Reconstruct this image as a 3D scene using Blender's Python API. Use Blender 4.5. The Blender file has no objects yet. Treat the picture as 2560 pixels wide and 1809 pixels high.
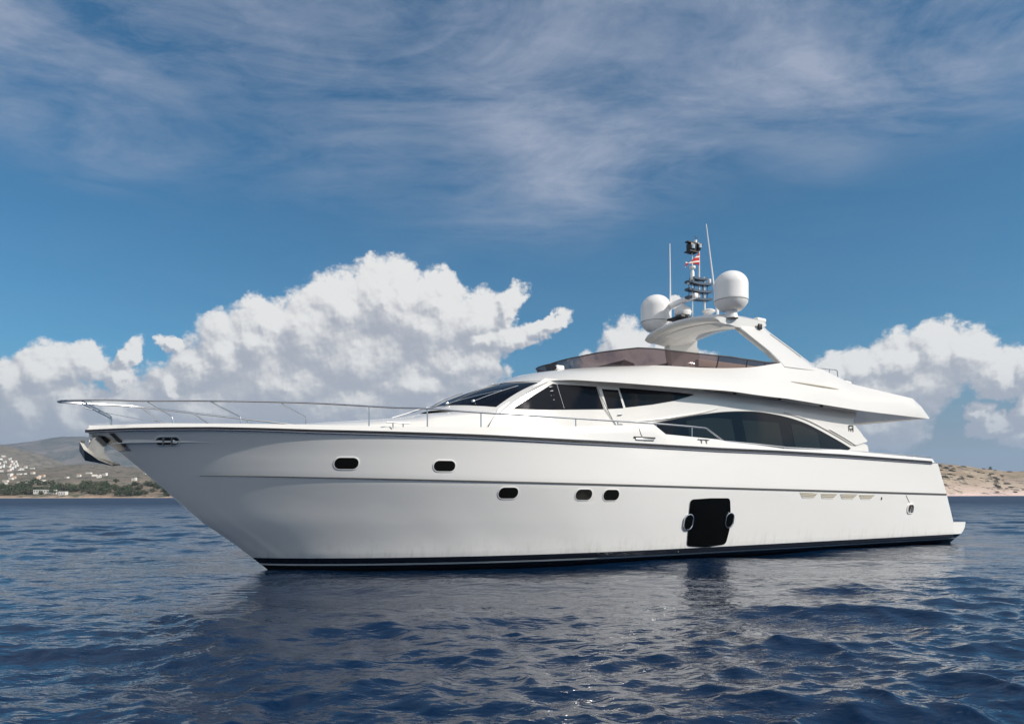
import bpy, bmesh, math, random
import numpy as np
from mathutils import Vector, Matrix
R = math.radians
SC = bpy.context.scene
COL = SC.collection

# ---------------------------------------------------------------- camera
CAM_H = 1.5
cam = bpy.data.cameras.new('camera'); cam.sensor_width = 36.0; cam.lens = 36.0 * 1800 / 2560
cam.shift_y = (1239 - 904.5) / 2560; cam.clip_start = .1; cam.clip_end = 40000
camo = bpy.data.objects.new('camera', cam); COL.objects.link(camo)
camo.matrix_world = Matrix.Translation((0, 0, CAM_H)) @ Matrix.Rotation(R(90), 4, 'X') @ Matrix.Rotation(-.0020, 4, 'Z')
SC.camera = camo

# ---------------------------------------------------------------- light and exposure
SUN_AZ, SUN_EL = 115.0, 35.5             # azimuth clockwise from the viewing direction (+Y), elevation
sd = Vector((math.sin(R(SUN_AZ)) * math.cos(R(SUN_EL)), math.cos(R(SUN_AZ)) * math.cos(R(SUN_EL)), math.sin(R(SUN_EL))))
sl = bpy.data.lights.new('sun', 'SUN'); sl.energy = 4.3; sl.angle = R(.53); sl.color = (1, .94, .855)
so = bpy.data.objects.new('sun', sl); COL.objects.link(so); so.rotation_euler = sd.to_track_quat('Z', 'Y').to_euler()
SC.view_settings.view_transform = 'Standard'; SC.view_settings.look = 'None'
SC.view_settings.exposure = 0; SC.view_settings.gamma = 1
SC.render.engine = 'CYCLES'
SC.cycles.use_denoising = True
SC.cycles.max_bounces = 8; SC.cycles.transparent_max_bounces = 12; SC.cycles.caustics_reflective = False; SC.cycles.caustics_refractive = False
SC.cycles.volume_bounces = 0

# ---------------------------------------------------------------- node helper
class NT:
    def __init__(s, tree): s.t = tree; s.n = tree.nodes; s.l = tree.links
    def node(s, typ, ins=None, **kw):
        n = s.n.new(typ)
        for k, v in kw.items(): setattr(n, k, v)
        for k, v in (ins or {}).items(): s.put(n, k, v)
        return n
    def put(s, n, k, v):
        i = n.inputs[k]
        if isinstance(v, bpy.types.NodeSocket): s.l.new(v, i)
        else: i.default_value = v
    def m(s, op, a, b=0.0, c=None, clamp=False):
        n = s.n.new('ShaderNodeMath'); n.operation = op; n.use_clamp = clamp
        s.put(n, 0, a); s.put(n, 1, b)
        if c is not None: s.put(n, 2, c)
        return n.outputs[0]
    def v(s, op, a, b=(0, 0, 0), out=0):
        n = s.n.new('ShaderNodeVectorMath'); n.operation = op; s.put(n, 0, a)
        if op == 'SCALE': s.put(n, 3, b)
        else: s.put(n, 1, b)
        return n.outputs[out]
    def mr(s, x, a, b, c=0.0, d=1.0, smooth=False):
        n = s.n.new('ShaderNodeMapRange'); n.interpolation_type = 'SMOOTHSTEP' if smooth else 'LINEAR'
        for i, q in enumerate((x, a, b, c, d)): s.put(n, i, q)
        return n.outputs[0]
    def mix(s, f, a, b, blend='MIX'):
        n = s.n.new('ShaderNodeMix'); n.data_type = 'RGBA'; n.blend_type = blend
        s.put(n, 0, f)
        for k, q in ((6, a), (7, b)):
            if not isinstance(q, bpy.types.NodeSocket) and len(q) == 3: q = (*q, 1)
            s.put(n, k, q)
        return n.outputs[2]
    def noise(s, vec, scale, detail=4, rough=.55, dist=0.0, out=0, dim='3D'):
        n = s.n.new('ShaderNodeTexNoise'); n.noise_dimensions = dim
        if vec is not None: s.put(n, 'Vector', vec)
        s.put(n, 'Scale', scale); s.put(n, 'Detail', detail); s.put(n, 'Roughness', rough); s.put(n, 'Distortion', dist)
        return n.outputs[out]
    def ramp(s, f, stops, interp='LINEAR'):
        n = s.n.new('ShaderNodeValToRGB'); cr = n.color_ramp; cr.interpolation = interp
        while len(cr.elements) < len(stops): cr.elements.new(.5)
        for e, (p, c) in zip(cr.elements, stops): e.position = p; e.color = (*c, 1) if len(c) == 3 else c
        s.put(n, 0, f); return n.outputs[0]

# ---------------------------------------------------------------- sky: Nishita sky with cirrus and cumulus
world = bpy.data.worlds.new('World'); SC.world = world; world.use_nodes = True
wt = NT(world.node_tree); wt.n.clear()
SKY_STRENGTH = .1
def deg_at(px, py):                      # direction of a cloud lobe: azimuth and elevation in degrees
    x, y = px - 1280, 1239 - py
    return math.degrees(math.atan2(x, 1800)), math.degrees(math.atan2(y, math.hypot(x, 1800)))
# cumulus lobes: centre, half width, half height, turn (degrees); written on a 2560 wide panorama of the bay
LOBES = [
    (-420, 1000, 200, 90, 0), (-230, 960, 140, 100, 0), (-90, 985, 130, 90, 0), (2720, 960, 120, 80, 0), (2880, 930, 150, 110, 0), (20, 935, 95, 90, 0), (110, 905, 105, 95, 0), (200, 890, 85, 70, -10), (60, 1010, 150, 110, 0), (170, 1000, 110, 90, 0),
    (325, 880, 34, 62, 25), (300, 945, 50, 50, 0), (285, 1030, 110, 60, 0), (270, 1075, 190, 60, 0),
    (420, 838, 40, 26, 10), (500, 900, 95, 95, 0), (430, 960, 60, 60, 0), (560, 860, 110, 110, 0), (640, 840, 115, 105, 0), (670, 790, 75, 85, 0), (770, 830, 130, 120, 0),
    (850, 770, 120, 115, 0), (960, 730, 110, 105, 0), (1015, 705, 80, 85, 0), (1090, 740, 85, 90, 0), (1110, 700, 45, 55, 0), (1060, 800, 150, 110, 0), (900, 880, 200, 120, 0),
    (1190, 780, 95, 75, -25), (1270, 750, 62, 38, -38), (1215, 830, 90, 60, -20), (1365, 800, 80, 26, -25), (1290, 835, 75, 40, -20),
    (1150, 900, 130, 90, 0), (1040, 950, 170, 90, 0), (700, 950, 230, 120, 0), (480, 1000, 220, 110, 0), (880, 1010, 230, 90, 0), (1120, 1010, 120, 70, 0),
    (1560, 870, 75, 85, 0), (1530, 910, 90, 70, 0), (1640, 900, 60, 60, 0), (1730, 915, 80, 50, 0), (1690, 738, 22, 20, 0),
    (2085, 900, 75, 60, 0), (2160, 895, 90, 75, 0), (2250, 870, 95, 90, 0), (2345, 850, 100, 95, 0), (2420, 860, 95, 90, 0), (2500, 905, 110, 70, 0), (2580, 900, 90, 65, 0),
    (2180, 960, 120, 85, 0), (2280, 945, 120, 90, 0), (2200, 1040, 150, 70, 0), (2440, 1005, 40, 42, 0), (2480, 1030, 75, 40, 0), (2560, 1000, 60, 70, 0), (2560, 1065, 100, 40, 0),
]
gt = bpy.data.node_groups.new('cumulus_field', 'ShaderNodeTree')
gt.interface.new_socket('Vector', in_out='INPUT', socket_type='NodeSocketVector')
gt.interface.new_socket('Value', in_out='OUTPUT', socket_type='NodeSocketFloat')
gt.interface.new_socket('Soft', in_out='OUTPUT', socket_type='NodeSocketFloat')
g = NT(gt); gi = g.node('NodeGroupInput'); go = g.node('NodeGroupOutput')
P0 = gi.outputs[0]
w1 = g.v('SCALE', g.v('SUBTRACT', g.noise(P0, .22, 2, .5, out=1), (.5, .5, .5)), 2.4)
w2 = g.v('SCALE', g.v('SUBTRACT', g.noise(P0, .9, 4, .6, out=1), (.5, .5, .5)), 1.5)
PW = g.v('MULTIPLY', g.v('ADD', g.v('ADD', P0, w1), w2), (1, 1, 0))
acc = None
for px, py, rx, ry, rot in LOBES:
    a, e = deg_at(px, py + (26 if px > 2000 else (30 if px < 260 else 12))); k = 1.17 if px < 2000 else 1.12
    kx = math.degrees(rx / 1800) * math.cos(R(a)) ** 2; ky = math.degrees(ry / 1800) * math.cos(R(a))
    mp = g.node('ShaderNodeMapping', {'Vector': PW, 'Location': (a, e, 0), 'Rotation': (0, 0, R(-rot)), 'Scale': (kx * k, ky * k, 1)}, vector_type='TEXTURE')
    gr = g.node('ShaderNodeTexGradient', {'Vector': mp.outputs[0]}, gradient_type='SPHERICAL').outputs['Fac']
    acc = gr if acc is None else g.m('SMOOTH_MAX', acc, gr, .12)
def billow(scale, vec):
    n = g.node('ShaderNodeTexVoronoi', {'Vector': vec, 'Scale': scale, 'Smoothness': .35}, feature='SMOOTH_F1', voronoi_dimensions='2D')
    return g.m('SUBTRACT', .45, n.outputs['Distance'])
PB = g.v('ADD', P0, g.v('SCALE', g.v('SUBTRACT', g.noise(P0, 1.6, 3, .6, out=1), (.5, .5, .5)), .7))
b1, b2, b3 = billow(.55, PB), billow(1.3, PB), billow(3.0, PB)
nz = g.m('SUBTRACT', g.noise(P0, 1.1, 7, .62), .5); nzs = g.m('SUBTRACT', g.noise(P0, .8, 3, .5), .5)
gate = g.mr(acc, .10, .175, 0, 1, True)
f = g.m('ADD', g.m('ADD', g.m('MULTIPLY', b1, .16), g.m('MULTIPLY', b2, .09)), g.m('ADD', g.m('MULTIPLY', b3, .045), g.m('MULTIPLY', nz, .36)))
g.l.new(g.m('ADD', acc, g.m('MULTIPLY', f, gate)), go.inputs[0])
fs = g.m('ADD', g.m('ADD', g.m('MULTIPLY', b1, .20), g.m('MULTIPLY', b2, .06)), g.m('ADD', g.m('MULTIPLY', b3, .032), g.m('MULTIPLY', nzs, .24)))
g.l.new(g.m('ADD', acc, g.m('MULTIPLY', fs, gate)), go.inputs[1])

DIR = wt.node('ShaderNodeTexCoord').outputs['Generated']
sx = wt.node('ShaderNodeSeparateXYZ', {'Vector': DIR}); dx, dy, dz = sx.outputs
az = wt.m('MULTIPLY', wt.m('ARCTAN2', dx, dy), 180 / math.pi)
el = wt.m('MULTIPLY', wt.m('ARCSINE', dz), 180 / math.pi)
PA = wt.node('ShaderNodeCombineXYZ', {'X': az, 'Y': el}).outputs[0]
sky = wt.node('ShaderNodeTexSky', sky_type='NISHITA', sun_disc=False, sun_elevation=R(SUN_EL), sun_rotation=R(SUN_AZ), altitude=0, air_density=1.0, dust_density=.6, ozone_density=2.2)
skyc = wt.mix(1.0, sky.outputs[0], (.29, .74, .91), 'MULTIPLY')
S10 = 1 / SKY_STRENGTH
def lit(r, gg, b): return (r * S10, gg * S10, b * S10)
# cirrus: streaks on a high flat layer
zc = wt.m('MAXIMUM', dz, .04)
CP = wt.node('ShaderNodeCombineXYZ', {'X': wt.m('DIVIDE', dx, zc), 'Y': wt.m('DIVIDE', dy, zc)}).outputs[0]
CR = wt.node('ShaderNodeMapping', {'Vector': CP, 'Rotation': (0, 0, R(28)), 'Scale': (.9, 1.35, 1)}).outputs[0]
c1 = wt.noise(CR, 1.35, 8, .62, .8)
c2 = wt.noise(CP, .55, 3, .5, .3)
c3 = wt.noise(CR, 6.5, 6, .68, .6)
cir = wt.m('ADD', wt.m('ADD', wt.m('MULTIPLY', c1, .62), wt.m('MULTIPLY', c2, .34)), wt.m('MULTIPLY', c3, .19))
cir = wt.mr(cir, .48, .715, 0, 1, False)
cir = wt.m('MULTIPLY', cir, wt.mr(wt.m('ADD', el, wt.m('MULTIPLY', wt.m('SUBTRACT', c2, .5), 36)), 18, 29, .04, 1, True))
cir = wt.m('MULTIPLY', cir, .82)
col = wt.mix(cir, skyc, lit(.40, .445, .56))
col = wt.mix(wt.mr(el, 2, 11, .95, 0, True), col, lit(.215, .262, .335))      # sea haze low in the sky
# cumulus
def field(off):
    n = wt.n.new('ShaderNodeGroup'); n.node_tree = gt; wt.l.new(wt.v('ADD', PA, off), n.inputs[0]); return n.outputs
(D0, E0), (_, E1), (_, E2), (_, E3) = field((0, 0, 0)), field((.6, .8, 0)), field((1.4, 2.6, 0)), field((.16, .24, 0))
wisp = wt.m('MULTIPLY', wt.m('SUBTRACT', wt.noise(wt.v('MULTIPLY', PA, (1, 1.5, 1)), 1.9, 6, .65, .6), .5), .26)
wisp = wt.m('MULTIPLY', wisp, wt.mr(D0, .11, .17, 0, 1))
mask = wt.mr(wt.m('ADD', D0, wisp), .13, .38, 0, 1, True)
front = wt.mr(wt.m('ABSOLUTE', az), 60, 75, 1, 0)
mask = wt.m('MULTIPLY', mask, front)
shade = wt.m('ADD', wt.m('MULTIPLY', wt.m('SUBTRACT', E0, E1), .75), wt.m('MULTIPLY', wt.m('SUBTRACT', E0, E2), .5))
shade = wt.m('ADD', shade, wt.m('MULTIPLY', wt.m('SUBTRACT', E0, E3), 1.5))
shade = wt.m('ADD', shade, wt.mr(el, 3, 16, .20, .60))
shade = wt.m('ADD', shade, wt.mr(D0, .2, .5, .12, 0))
shade = wt.mr(shade, 0, 1, 0, 1, True)
ccol = wt.ramp(shade, [(0, (.42, .44, .50)), (.35, (.53, .54, .575)), (.65, (.69, .685, .69)), (1, (.87, .86, .84))])
ccol = wt.mix(wt.mr(el, 2, 9, .55, 0, True), ccol, (.27, .315, .395))
ccol = wt.v('SCALE', ccol, S10)
col = wt.mix(wt.m('MULTIPLY', mask, .96), col, ccol)
# unseen, brighter cumulus behind the viewer, added to lift the ambient light
BN = wt.noise(wt.v('MULTIPLY', DIR, (1, 1, 2.2)), 3.2, 6, .55)
bm_ = wt.m('MULTIPLY', wt.mr(BN, .41, .55, 0, 1, True), wt.m('SUBTRACT', 1, front))
bm_ = wt.m('MULTIPLY', bm_, wt.mr(el, 2, 8, 0, 1)); bm_ = wt.m('MULTIPLY', bm_, wt.mr(el, 45, 75, 1, .45))
col = wt.mix(wt.m('MULTIPLY', bm_, .9), col, lit(1.20, 1.16, 1.10))
bg = wt.node('ShaderNodeBackground', {'Color': col, 'Strength': SKY_STRENGTH})
wo = wt.node('ShaderNodeOutputWorld', {'Surface': bg.outputs[0]})
world.cycles.sampling_method = 'MANUAL'; world.cycles.sample_map_resolution = 512

# ---------------------------------------------------------------- scene helpers
def tag(o, label=None, cat=None, group=None, kind=None):
    for k, v in (('label', label), ('category', cat), ('group', group), ('kind', kind)):
        if v: o[k] = v
    return o

def empty(name, loc=(0, 0, 0), rz=0.0, parent=None):
    o = bpy.data.objects.new(name, None); COL.objects.link(o); o.location = loc; o.rotation_euler.z = rz
    o.empty_display_size = .3
    if parent: o.parent = parent
    return o

class MB:                                # collects shapes into ONE mesh
    def __init__(s): s.v = []; s.f = []; s.mi = []; s.cur = 0
    def add(s, verts, faces):
        b = len(s.v); s.v += [tuple(map(float, p)) for p in verts]; s.f += [tuple(b + i for i in q) for q in faces]; s.mi += [s.cur] * len(faces); return s
    def grid(s, rows, close_u=False, close_v=False):
        nr, nc = len(rows), len(rows[0]); b = [p for r in rows for p in r]; fs = []
        for j in range(nr if close_v else nr - 1):
            for i in range(nc if close_u else nc - 1):
                fs.append((j * nc + i, j * nc + (i + 1) % nc, ((j + 1) % nr) * nc + (i + 1) % nc, ((j + 1) % nr) * nc + i))
        return s.add(b, fs)
    def box(s, c, size, rot=None, bev=0.0, seg=2):
        bm = bmesh.new(); bmesh.ops.create_cube(bm, size=1)
        for w in bm.verts: w.co = Vector((w.co.x * size[0], w.co.y * size[1], w.co.z * size[2]))
        if bev: bmesh.ops.bevel(bm, geom=bm.edges[:], offset=bev, segments=seg, affect='EDGES', profile=.5)
        M = Matrix.Translation(c) @ (rot.to_4x4() if rot is not None else Matrix())
        bm.verts.ensure_lookup_table()
        s.add([M @ w.co for w in bm.verts], [[w.index for w in f.verts] for f in bm.faces]); bm.free(); return s
    def tube(s, pts, r, n=8, cap=True):
        pts = [Vector(p) for p in pts]; rr = r if hasattr(r, '__len__') else [r] * len(pts); rows = []
        up = None
        for i, p in enumerate(pts):
            d = (pts[min(i + 1, len(pts) - 1)] - pts[max(i - 1, 0)]).normalized()
            if up is None: up = d.orthogonal().normalized()
            up = (up - d * up.dot(d)); up = up.normalized() if up.length > 1e-6 else d.orthogonal().normalized()
            q = d.cross(up)
            rows.append([p + (up * math.cos(2 * math.pi * k / n) + q * math.sin(2 * math.pi * k / n)) * rr[i] for k in range(n)])
        s.grid(rows, close_u=True)
        if cap:
            s.add(rows[0], [tuple(range(n))[::-1]]); s.add(rows[-1], [tuple(range(n))])
        return s
    def lathe(s, prof, c=(0, 0, 0), n=32, rot=None):
        c = Vector(c); rows = []
        for r, z in prof:
            row = []
            for k in range(n):
                p = Vector((max(r, .0004) * math.cos(2 * math.pi * k / n), max(r, .0004) * math.sin(2 * math.pi * k / n), z))
                row.append(c + (rot @ p if rot is not None else p))
            rows.append(row)
        return s.grid(rows, close_u=True)
    def prism(s, out, y0, y1):           # outline in x,z pulled from y0 to y1 (numbers or functions of x,z)
        f0 = y0 if callable(y0) else (lambda x, z: y0); f1 = y1 if callable(y1) else (lambda x, z: y1)
        n = len(out); A = [(x, f0(x, z), z) for x, z in out]; B = [(x, f1(x, z), z) for x, z in out]
        s.add(A + B, [tuple(range(n)), tuple(range(2 * n - 1, n - 1, -1))] + [(i, n + i, n + (i + 1) % n, (i + 1) % n) for i in range(n)]); return s
    def mirror(s):                       # add the starboard twin of everything in the mesh
        n = len(s.v); s.v += [(x, -y, z) for x, y, z in s.v]; s.f += [tuple(n + i for i in q[::-1]) for q in s.f]; s.mi += s.mi[:]; return s
    def build(s, name, mat, parent=None, smooth=True, angle=35):
        me = bpy.data.meshes.new(name); me.from_pydata(s.v, [], s.f)
        for m_ in (mat if isinstance(mat, (list, tuple)) else [mat]): me.materials.append(m_)
        me.polygons.foreach_set('material_index', s.mi)
        bm = bmesh.new(); bm.from_mesh(me); bmesh.ops.remove_doubles(bm, verts=bm.verts, dist=2e-4); bmesh.ops.recalc_face_normals(bm, faces=bm.faces); bm.to_mesh(me); bm.free()
        if smooth: me.shade_smooth(); me.set_sharp_from_angle(angle=R(angle))
        o = bpy.data.objects.new(name, me); COL.objects.link(o)
        if parent: o.parent = parent
        return o

def resample(pts, n):
    P = np.array(pts, float); d = np.r_[0, np.cumsum(np.linalg.norm(np.diff(P, axis=0), axis=1))]
    t = np.linspace(0, d[-1], n); return [tuple(np.interp(q, d, P[:, k]) for k in range(P.shape[1])) for q in t]
def catmull(pts, n):                     # n points per span
    P = [np.array(p, float) for p in pts]; out = []
    for i in range(len(P) - 1):
        a, b, c, d = P[max(i - 1, 0)], P[i], P[i + 1], P[min(i + 2, len(P) - 1)]
        for k in range(n):
            t = k / n; out.append(tuple(.5 * (2 * b + (c - a) * t + (2 * a - 5 * b + 4 * c - d) * t * t + (3 * b - a - 3 * c + d) * t ** 3)))
    out.append(tuple(P[-1])); return out
def stadium(w, h, r, n=6):
    o = []
    for cx, cz, a0 in ((w / 2 - r, h / 2 - r, 0), (-w / 2 + r, h / 2 - r, 90), (-w / 2 + r, -h / 2 + r, 180), (w / 2 - r, -h / 2 + r, 270)):
        for k in range(n + 1): o.append((cx + r * math.cos(R(a0 + 90 * k / n)), cz + r * math.sin(R(a0 + 90 * k / n))))
    return o
def patch(top, bot, nu, nv, surf, off=.006, thick=.02):
    """curved panel between two outlines given as (x, z), laid on the surface y = surf(x, z)"""
    T_, B_ = resample(top, nu), resample(bot, nu); mb = MB(); rows = []
    for j in range(nv + 1):
        s_ = j / nv; rows.append([((1 - s_) * t[0] + s_ * b[0], (1 - s_) * t[1] + s_ * b[1]) for t, b in zip(T_, B_)])
    F = [[(x, surf(x, z) + off, z) for x, z in r] for r in rows]; mb.grid(F)
    edge = rows[0] + [r[-1] for r in rows[1:]] + rows[-1][-2::-1] + [r[0] for r in rows[-2:0:-1]]
    mb.grid([[(x, surf(x, z) + off, z) for x, z in edge], [(x, surf(x, z) + off - thick, z) for x, z in edge]], close_u=True)
    return mb
def disc_on(surf, out, cx, cz, off, cols=None):
    mb = MB(); n = len(out); vs = []
    for s_ in (1.0, .6, .25): vs += [(cx + x * s_, surf(cx + x * s_, cz + z * s_) + off, cz + z * s_) for x, z in out]
    vs.append((cx, surf(cx, cz) + off, cz)); fs = []
    for j in range(2): fs += [(j * n + i, j * n + (i + 1) % n, (j + 1) * n + (i + 1) % n, (j + 1) * n + i) for i in range(n)]
    fs += [(2 * n + i, 2 * n + (i + 1) % n, 3 * n) for i in range(n)]
    return mb.add(vs, fs)
def ring_on(surf, out, cx, cz, prof):
    """prof: list of (scale outwards in metres, offset from surface)"""
    mb = MB(); rows = []; n = len(out)
    for g_, off in prof:
        row = []
        for i, (x, z) in enumerate(out):
            a, b = out[i - 1], out[(i + 1) % n]; t = Vector((b[0] - a[0], b[1] - a[1])).normalized(); nx, nz = t.y, -t.x
            X, Z = cx + x + nx * g_, cz + z + nz * g_; row.append((X, surf(X, Z) + off, Z))
        rows.append(row)
    return mb.grid(rows, close_u=True)

# ---------------------------------------------------------------- materials
MATS = {}
def mat(name, base, rough=.5, metal=0.0, coat=0.0, ior=1.5, bump=None, vary=None, spec=None):
    if name in MATS: return MATS[name]
    m_ = bpy.data.materials.new(name); m_.use_nodes = True; t = NT(m_.node_tree); p = t.n['Principled BSDF']
    c = (*base, 1) if len(base) == 3 else base
    obj = t.node('ShaderNodeTexCoord').outputs['Object']
    if vary:
        n = t.noise(obj, vary[0], 5, .6); cc = t.mix(t.mr(n, .3, .7), tuple(q * (1 - vary[1]) for q in c[:3]), tuple(min(1, q * (1 + vary[1])) for q in c[:3])); t.put(p, 'Base Color', cc)
    else: p.inputs['Base Color'].default_value = c
    p.inputs['Roughness'].default_value = rough; p.inputs['Metallic'].default_value = metal; p.inputs['IOR'].default_value = ior
    p.inputs['Coat Weight'].default_value = coat; p.inputs['Specular IOR Level'].default_value = spec or .5; p.inputs['Coat Roughness'].default_value = .04
    if bump:
        n = t.noise(obj, bump[0], 3, .5); b = t.node('ShaderNodeBump', {'Strength': bump[1], 'Distance': bump[2], 'Height': n}); t.put(p, 'Normal', b.outputs[0])
    MATS[name] = m_; return m_
M_white = mat('white_gelcoat', (.70, .685, .66), .22, 0, .5, bump=(1.3, .06, .02), vary=(.8, .012))
M_white2 = mat('white_plastic', (.80, .79, .77), .38)
M_radome = mat('radome_white', (.82, .81, .80), .30, vary=(2, .015))
M_glass = mat('dark_window_glass', (.005, .007, .012), .03, 0, 0, 1.4, bump=(1.1, .04, .02), spec=.28)
M_pane = mat('smoked_window_pane', (.014, .019, .022), .04, 0, 0, 1.4, spec=.28)
M_blackgl = mat('black_acrylic', (.002, .002, .002), .10, ior=1.4, spec=.14)
M_portgl = mat('porthole_glass', (.007, .007, .006), .08, ior=1.4, spec=.25)
M_chrome = mat('polished_steel', (.60, .61, .63), .22, 1.0)
M_steel = mat('brushed_steel', (.45, .45, .44), .35, .9, vary=(9, .12))
M_galv = mat('galvanised_steel', (.22, .215, .20), .42, .5, vary=(14, .2))
M_black = mat('black_rubber', (.012, .012, .014), .45)
M_rubgrey = mat('grey_steel_strip', (.38, .38, .42), .25, .8)
M_dkgrey = mat('dark_grey_line', (.06, .058, .055), .5)
M_seam = mat('grey_seam', (.28, .27, .25), .6)
M_beige = mat('beige_moulding_intake_shade', (.50, .46, .38), .5)  # groove moulding, and the shade painted into the flat air intakes
M_teak = mat('nonskid_deck', (.62, .59, .53), .6, vary=(6, .06))
M_seat = mat('charcoal_upholstery', (.05, .05, .055), .6)
M_cream = mat('cream_upholstery', (.62, .58, .50), .6)
M_pole = mat('white_pole', (.70, .70, .70), .35)
M_navy = mat('navy_rack', (.05, .075, .11), .4, .3)
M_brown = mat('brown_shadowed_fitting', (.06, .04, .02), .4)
def hull_material():
    m_ = bpy.data.materials.new('hull_paint'); m_.use_nodes = True; t = NT(m_.node_tree); p = t.n['Principled BSDF']
    obj = t.node('ShaderNodeTexCoord').outputs['Object']; sp = t.node('ShaderNodeSeparateXYZ', {'Vector': obj}); z = t.m('ADD', sp.outputs[2], 0)
    n = t.noise(obj, .7, 3, .5)
    wcol = t.mix(n, (.82, .805, .78), (.84, .83, .81))
    # streaks of salt and grime close to the boot top
    st = t.noise(t.v('MULTIPLY', obj, (9, 9, 1.2)), 1.0, 4, .6)
    g_ = t.m('MULTIPLY', t.mr(st, .50, .75, 0, .5), t.mr(sp.outputs[2], .28, .75, 1, 0))
    wcol = t.mix(g_, wcol, (.55, .53, .47))
    r_ = t.ramp(t.m('MULTIPLY', z, 2), [(0, (.012, .012, .013)), (.230, (.62, .66, .66)), (.302, (.006, .009, .017)), (.546, (1, 1, 1))], 'CONSTANT')
    is_w = t.m('GREATER_THAN', z, .273)
    t.put(p, 'Base Color', t.mix(is_w, r_, wcol))
    t.put(p, 'Roughness', t.mr(is_w, 0, 1, .25, .16)); t.put(p, 'Coat Weight', t.m('MULTIPLY', is_w, .75)); p.inputs['Coat Roughness'].default_value = .03
    b = t.node('ShaderNodeBump', {'Strength': .22, 'Distance': .02, 'Height': t.noise(t.v('MULTIPLY', obj, (.6, .6, 1.1)), 1.6, 3, .5)}); t.put(p, 'Normal', b.outputs[0]); t.put(p, 'Coat Normal', b.outputs[0])
    return m_
M_hull = hull_material()
def tinted():
    m_ = bpy.data.materials.new('tinted_acrylic'); m_.use_nodes = True; t = NT(m_.node_tree); t.n.remove(t.n['Principled BSDF']); o = t.n['Material Output']
    tr = t.node('ShaderNodeMixShader', {0: .36, 1: t.node('ShaderNodeBsdfTransparent', {'Color': (.40, .31, .31, 1)}).outputs[0], 2: t.node('ShaderNodeBsdfDiffuse', {'Color': (.10, .068, .068, 1)}).outputs[0]}); gl = t.node('ShaderNodeBsdfGlossy', {'Color': (.9, .9, .9, 1), 'Roughness': .03})
    mx = t.node('ShaderNodeMixShader', {0: .07, 1: tr.outputs[0], 2: gl.outputs[0]}); t.l.new(mx.outputs[0], o.inputs[0]); return m_
M_tint = tinted()

# ---------------------------------------------------------------- yacht lines
# local yacht frame: x forward (0 = stem at the waterline), y to port, z up from the waterline
def lerp_tab(tab):
    tab = sorted(tab); xs = [t[0] for t in tab]; ys = [t[1] for t in tab]
    return lambda x: float(np.interp(x, xs, ys))

def beam_sheer(x):                       # half beam at the rub rail
    d = 3.04 - x
    if d <= 0: return 0.0
    b = 3.13 * (1 - (1 - min(d / 10.5, 1)) ** 2.4)
    if x < -12: b -= 0.18 * ((-12 - x) / 8) ** 2
    return b

def beam_knuckle(x):                     # half beam at the knuckle line
    d = 2.0 - x
    if d <= 0: return 0.0
    b = 3.09 * (1 - (1 - min(d / 10.3, 1)) ** 2.55)
    if x < -12: b -= 0.18 * ((-12 - x) / 8) ** 2
    return b

beam_paint_tab = lerp_tab([(0.15, 0.0), (0.0, .17), (-.29, .43), (-.7, .73), (-1.23, 1.05), (-1.95, 1.41), (-2.71, 1.74), (-3.9, 2.15), (-5.25, 2.45),
                       (-6.6, 2.65), (-8.1, 2.76), (-10.2, 2.82), (-13, 2.85), (-16.6, 2.86), (-20.9, 2.84)])
def beam_paint(x):
    w = .35
    return sum(beam_paint_tab(x + o * w) for o in (-1, -.5, 0, .5, 1)) / 5 if x < -.4 else beam_paint_tab(x)

house_base = lerp_tab([(-16.8, 2.30), (-14, 2.37), (-12, 2.40), (-9, 2.38), (-8, 2.28), (-7, 2.07), (-6, 1.80), (-5.5, 1.73), (-4.7, 1.68), (-4, 1.60), (-3, 1.46), (-1.5, 1.18),
                       (-.5, .92), (.6, .5), (1.2, .2)])
house_lean = lerp_tab([(-16, .10), (-9, .10), (-7.5, .18), (-6, .3), (-4, .3)])
def house_y(x, z): return house_base(x) - house_lean(x) * (z - 3.3)

fold_tab = lerp_tab([(-19.6, 2.62), (-16, 2.72), (-12, 2.75), (-9, 2.66), (-8.2, 2.57), (-7.5, 2.40), (-6.9, 2.15), (-6.35, 1.80), (-6.05, 1.56)])
coam_tab = lerp_tab([(-19.6, 2.62), (-18.6, 2.5), (-16, 2.35), (-13, 2.2), (-9.8, 2.15)])
def coam_y(x):
    if x < -9.8: return coam_tab(x)
    return 2.15 * math.sqrt(max(0, 1 - ((x + 9.8) / 2.7) ** 2))

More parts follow.
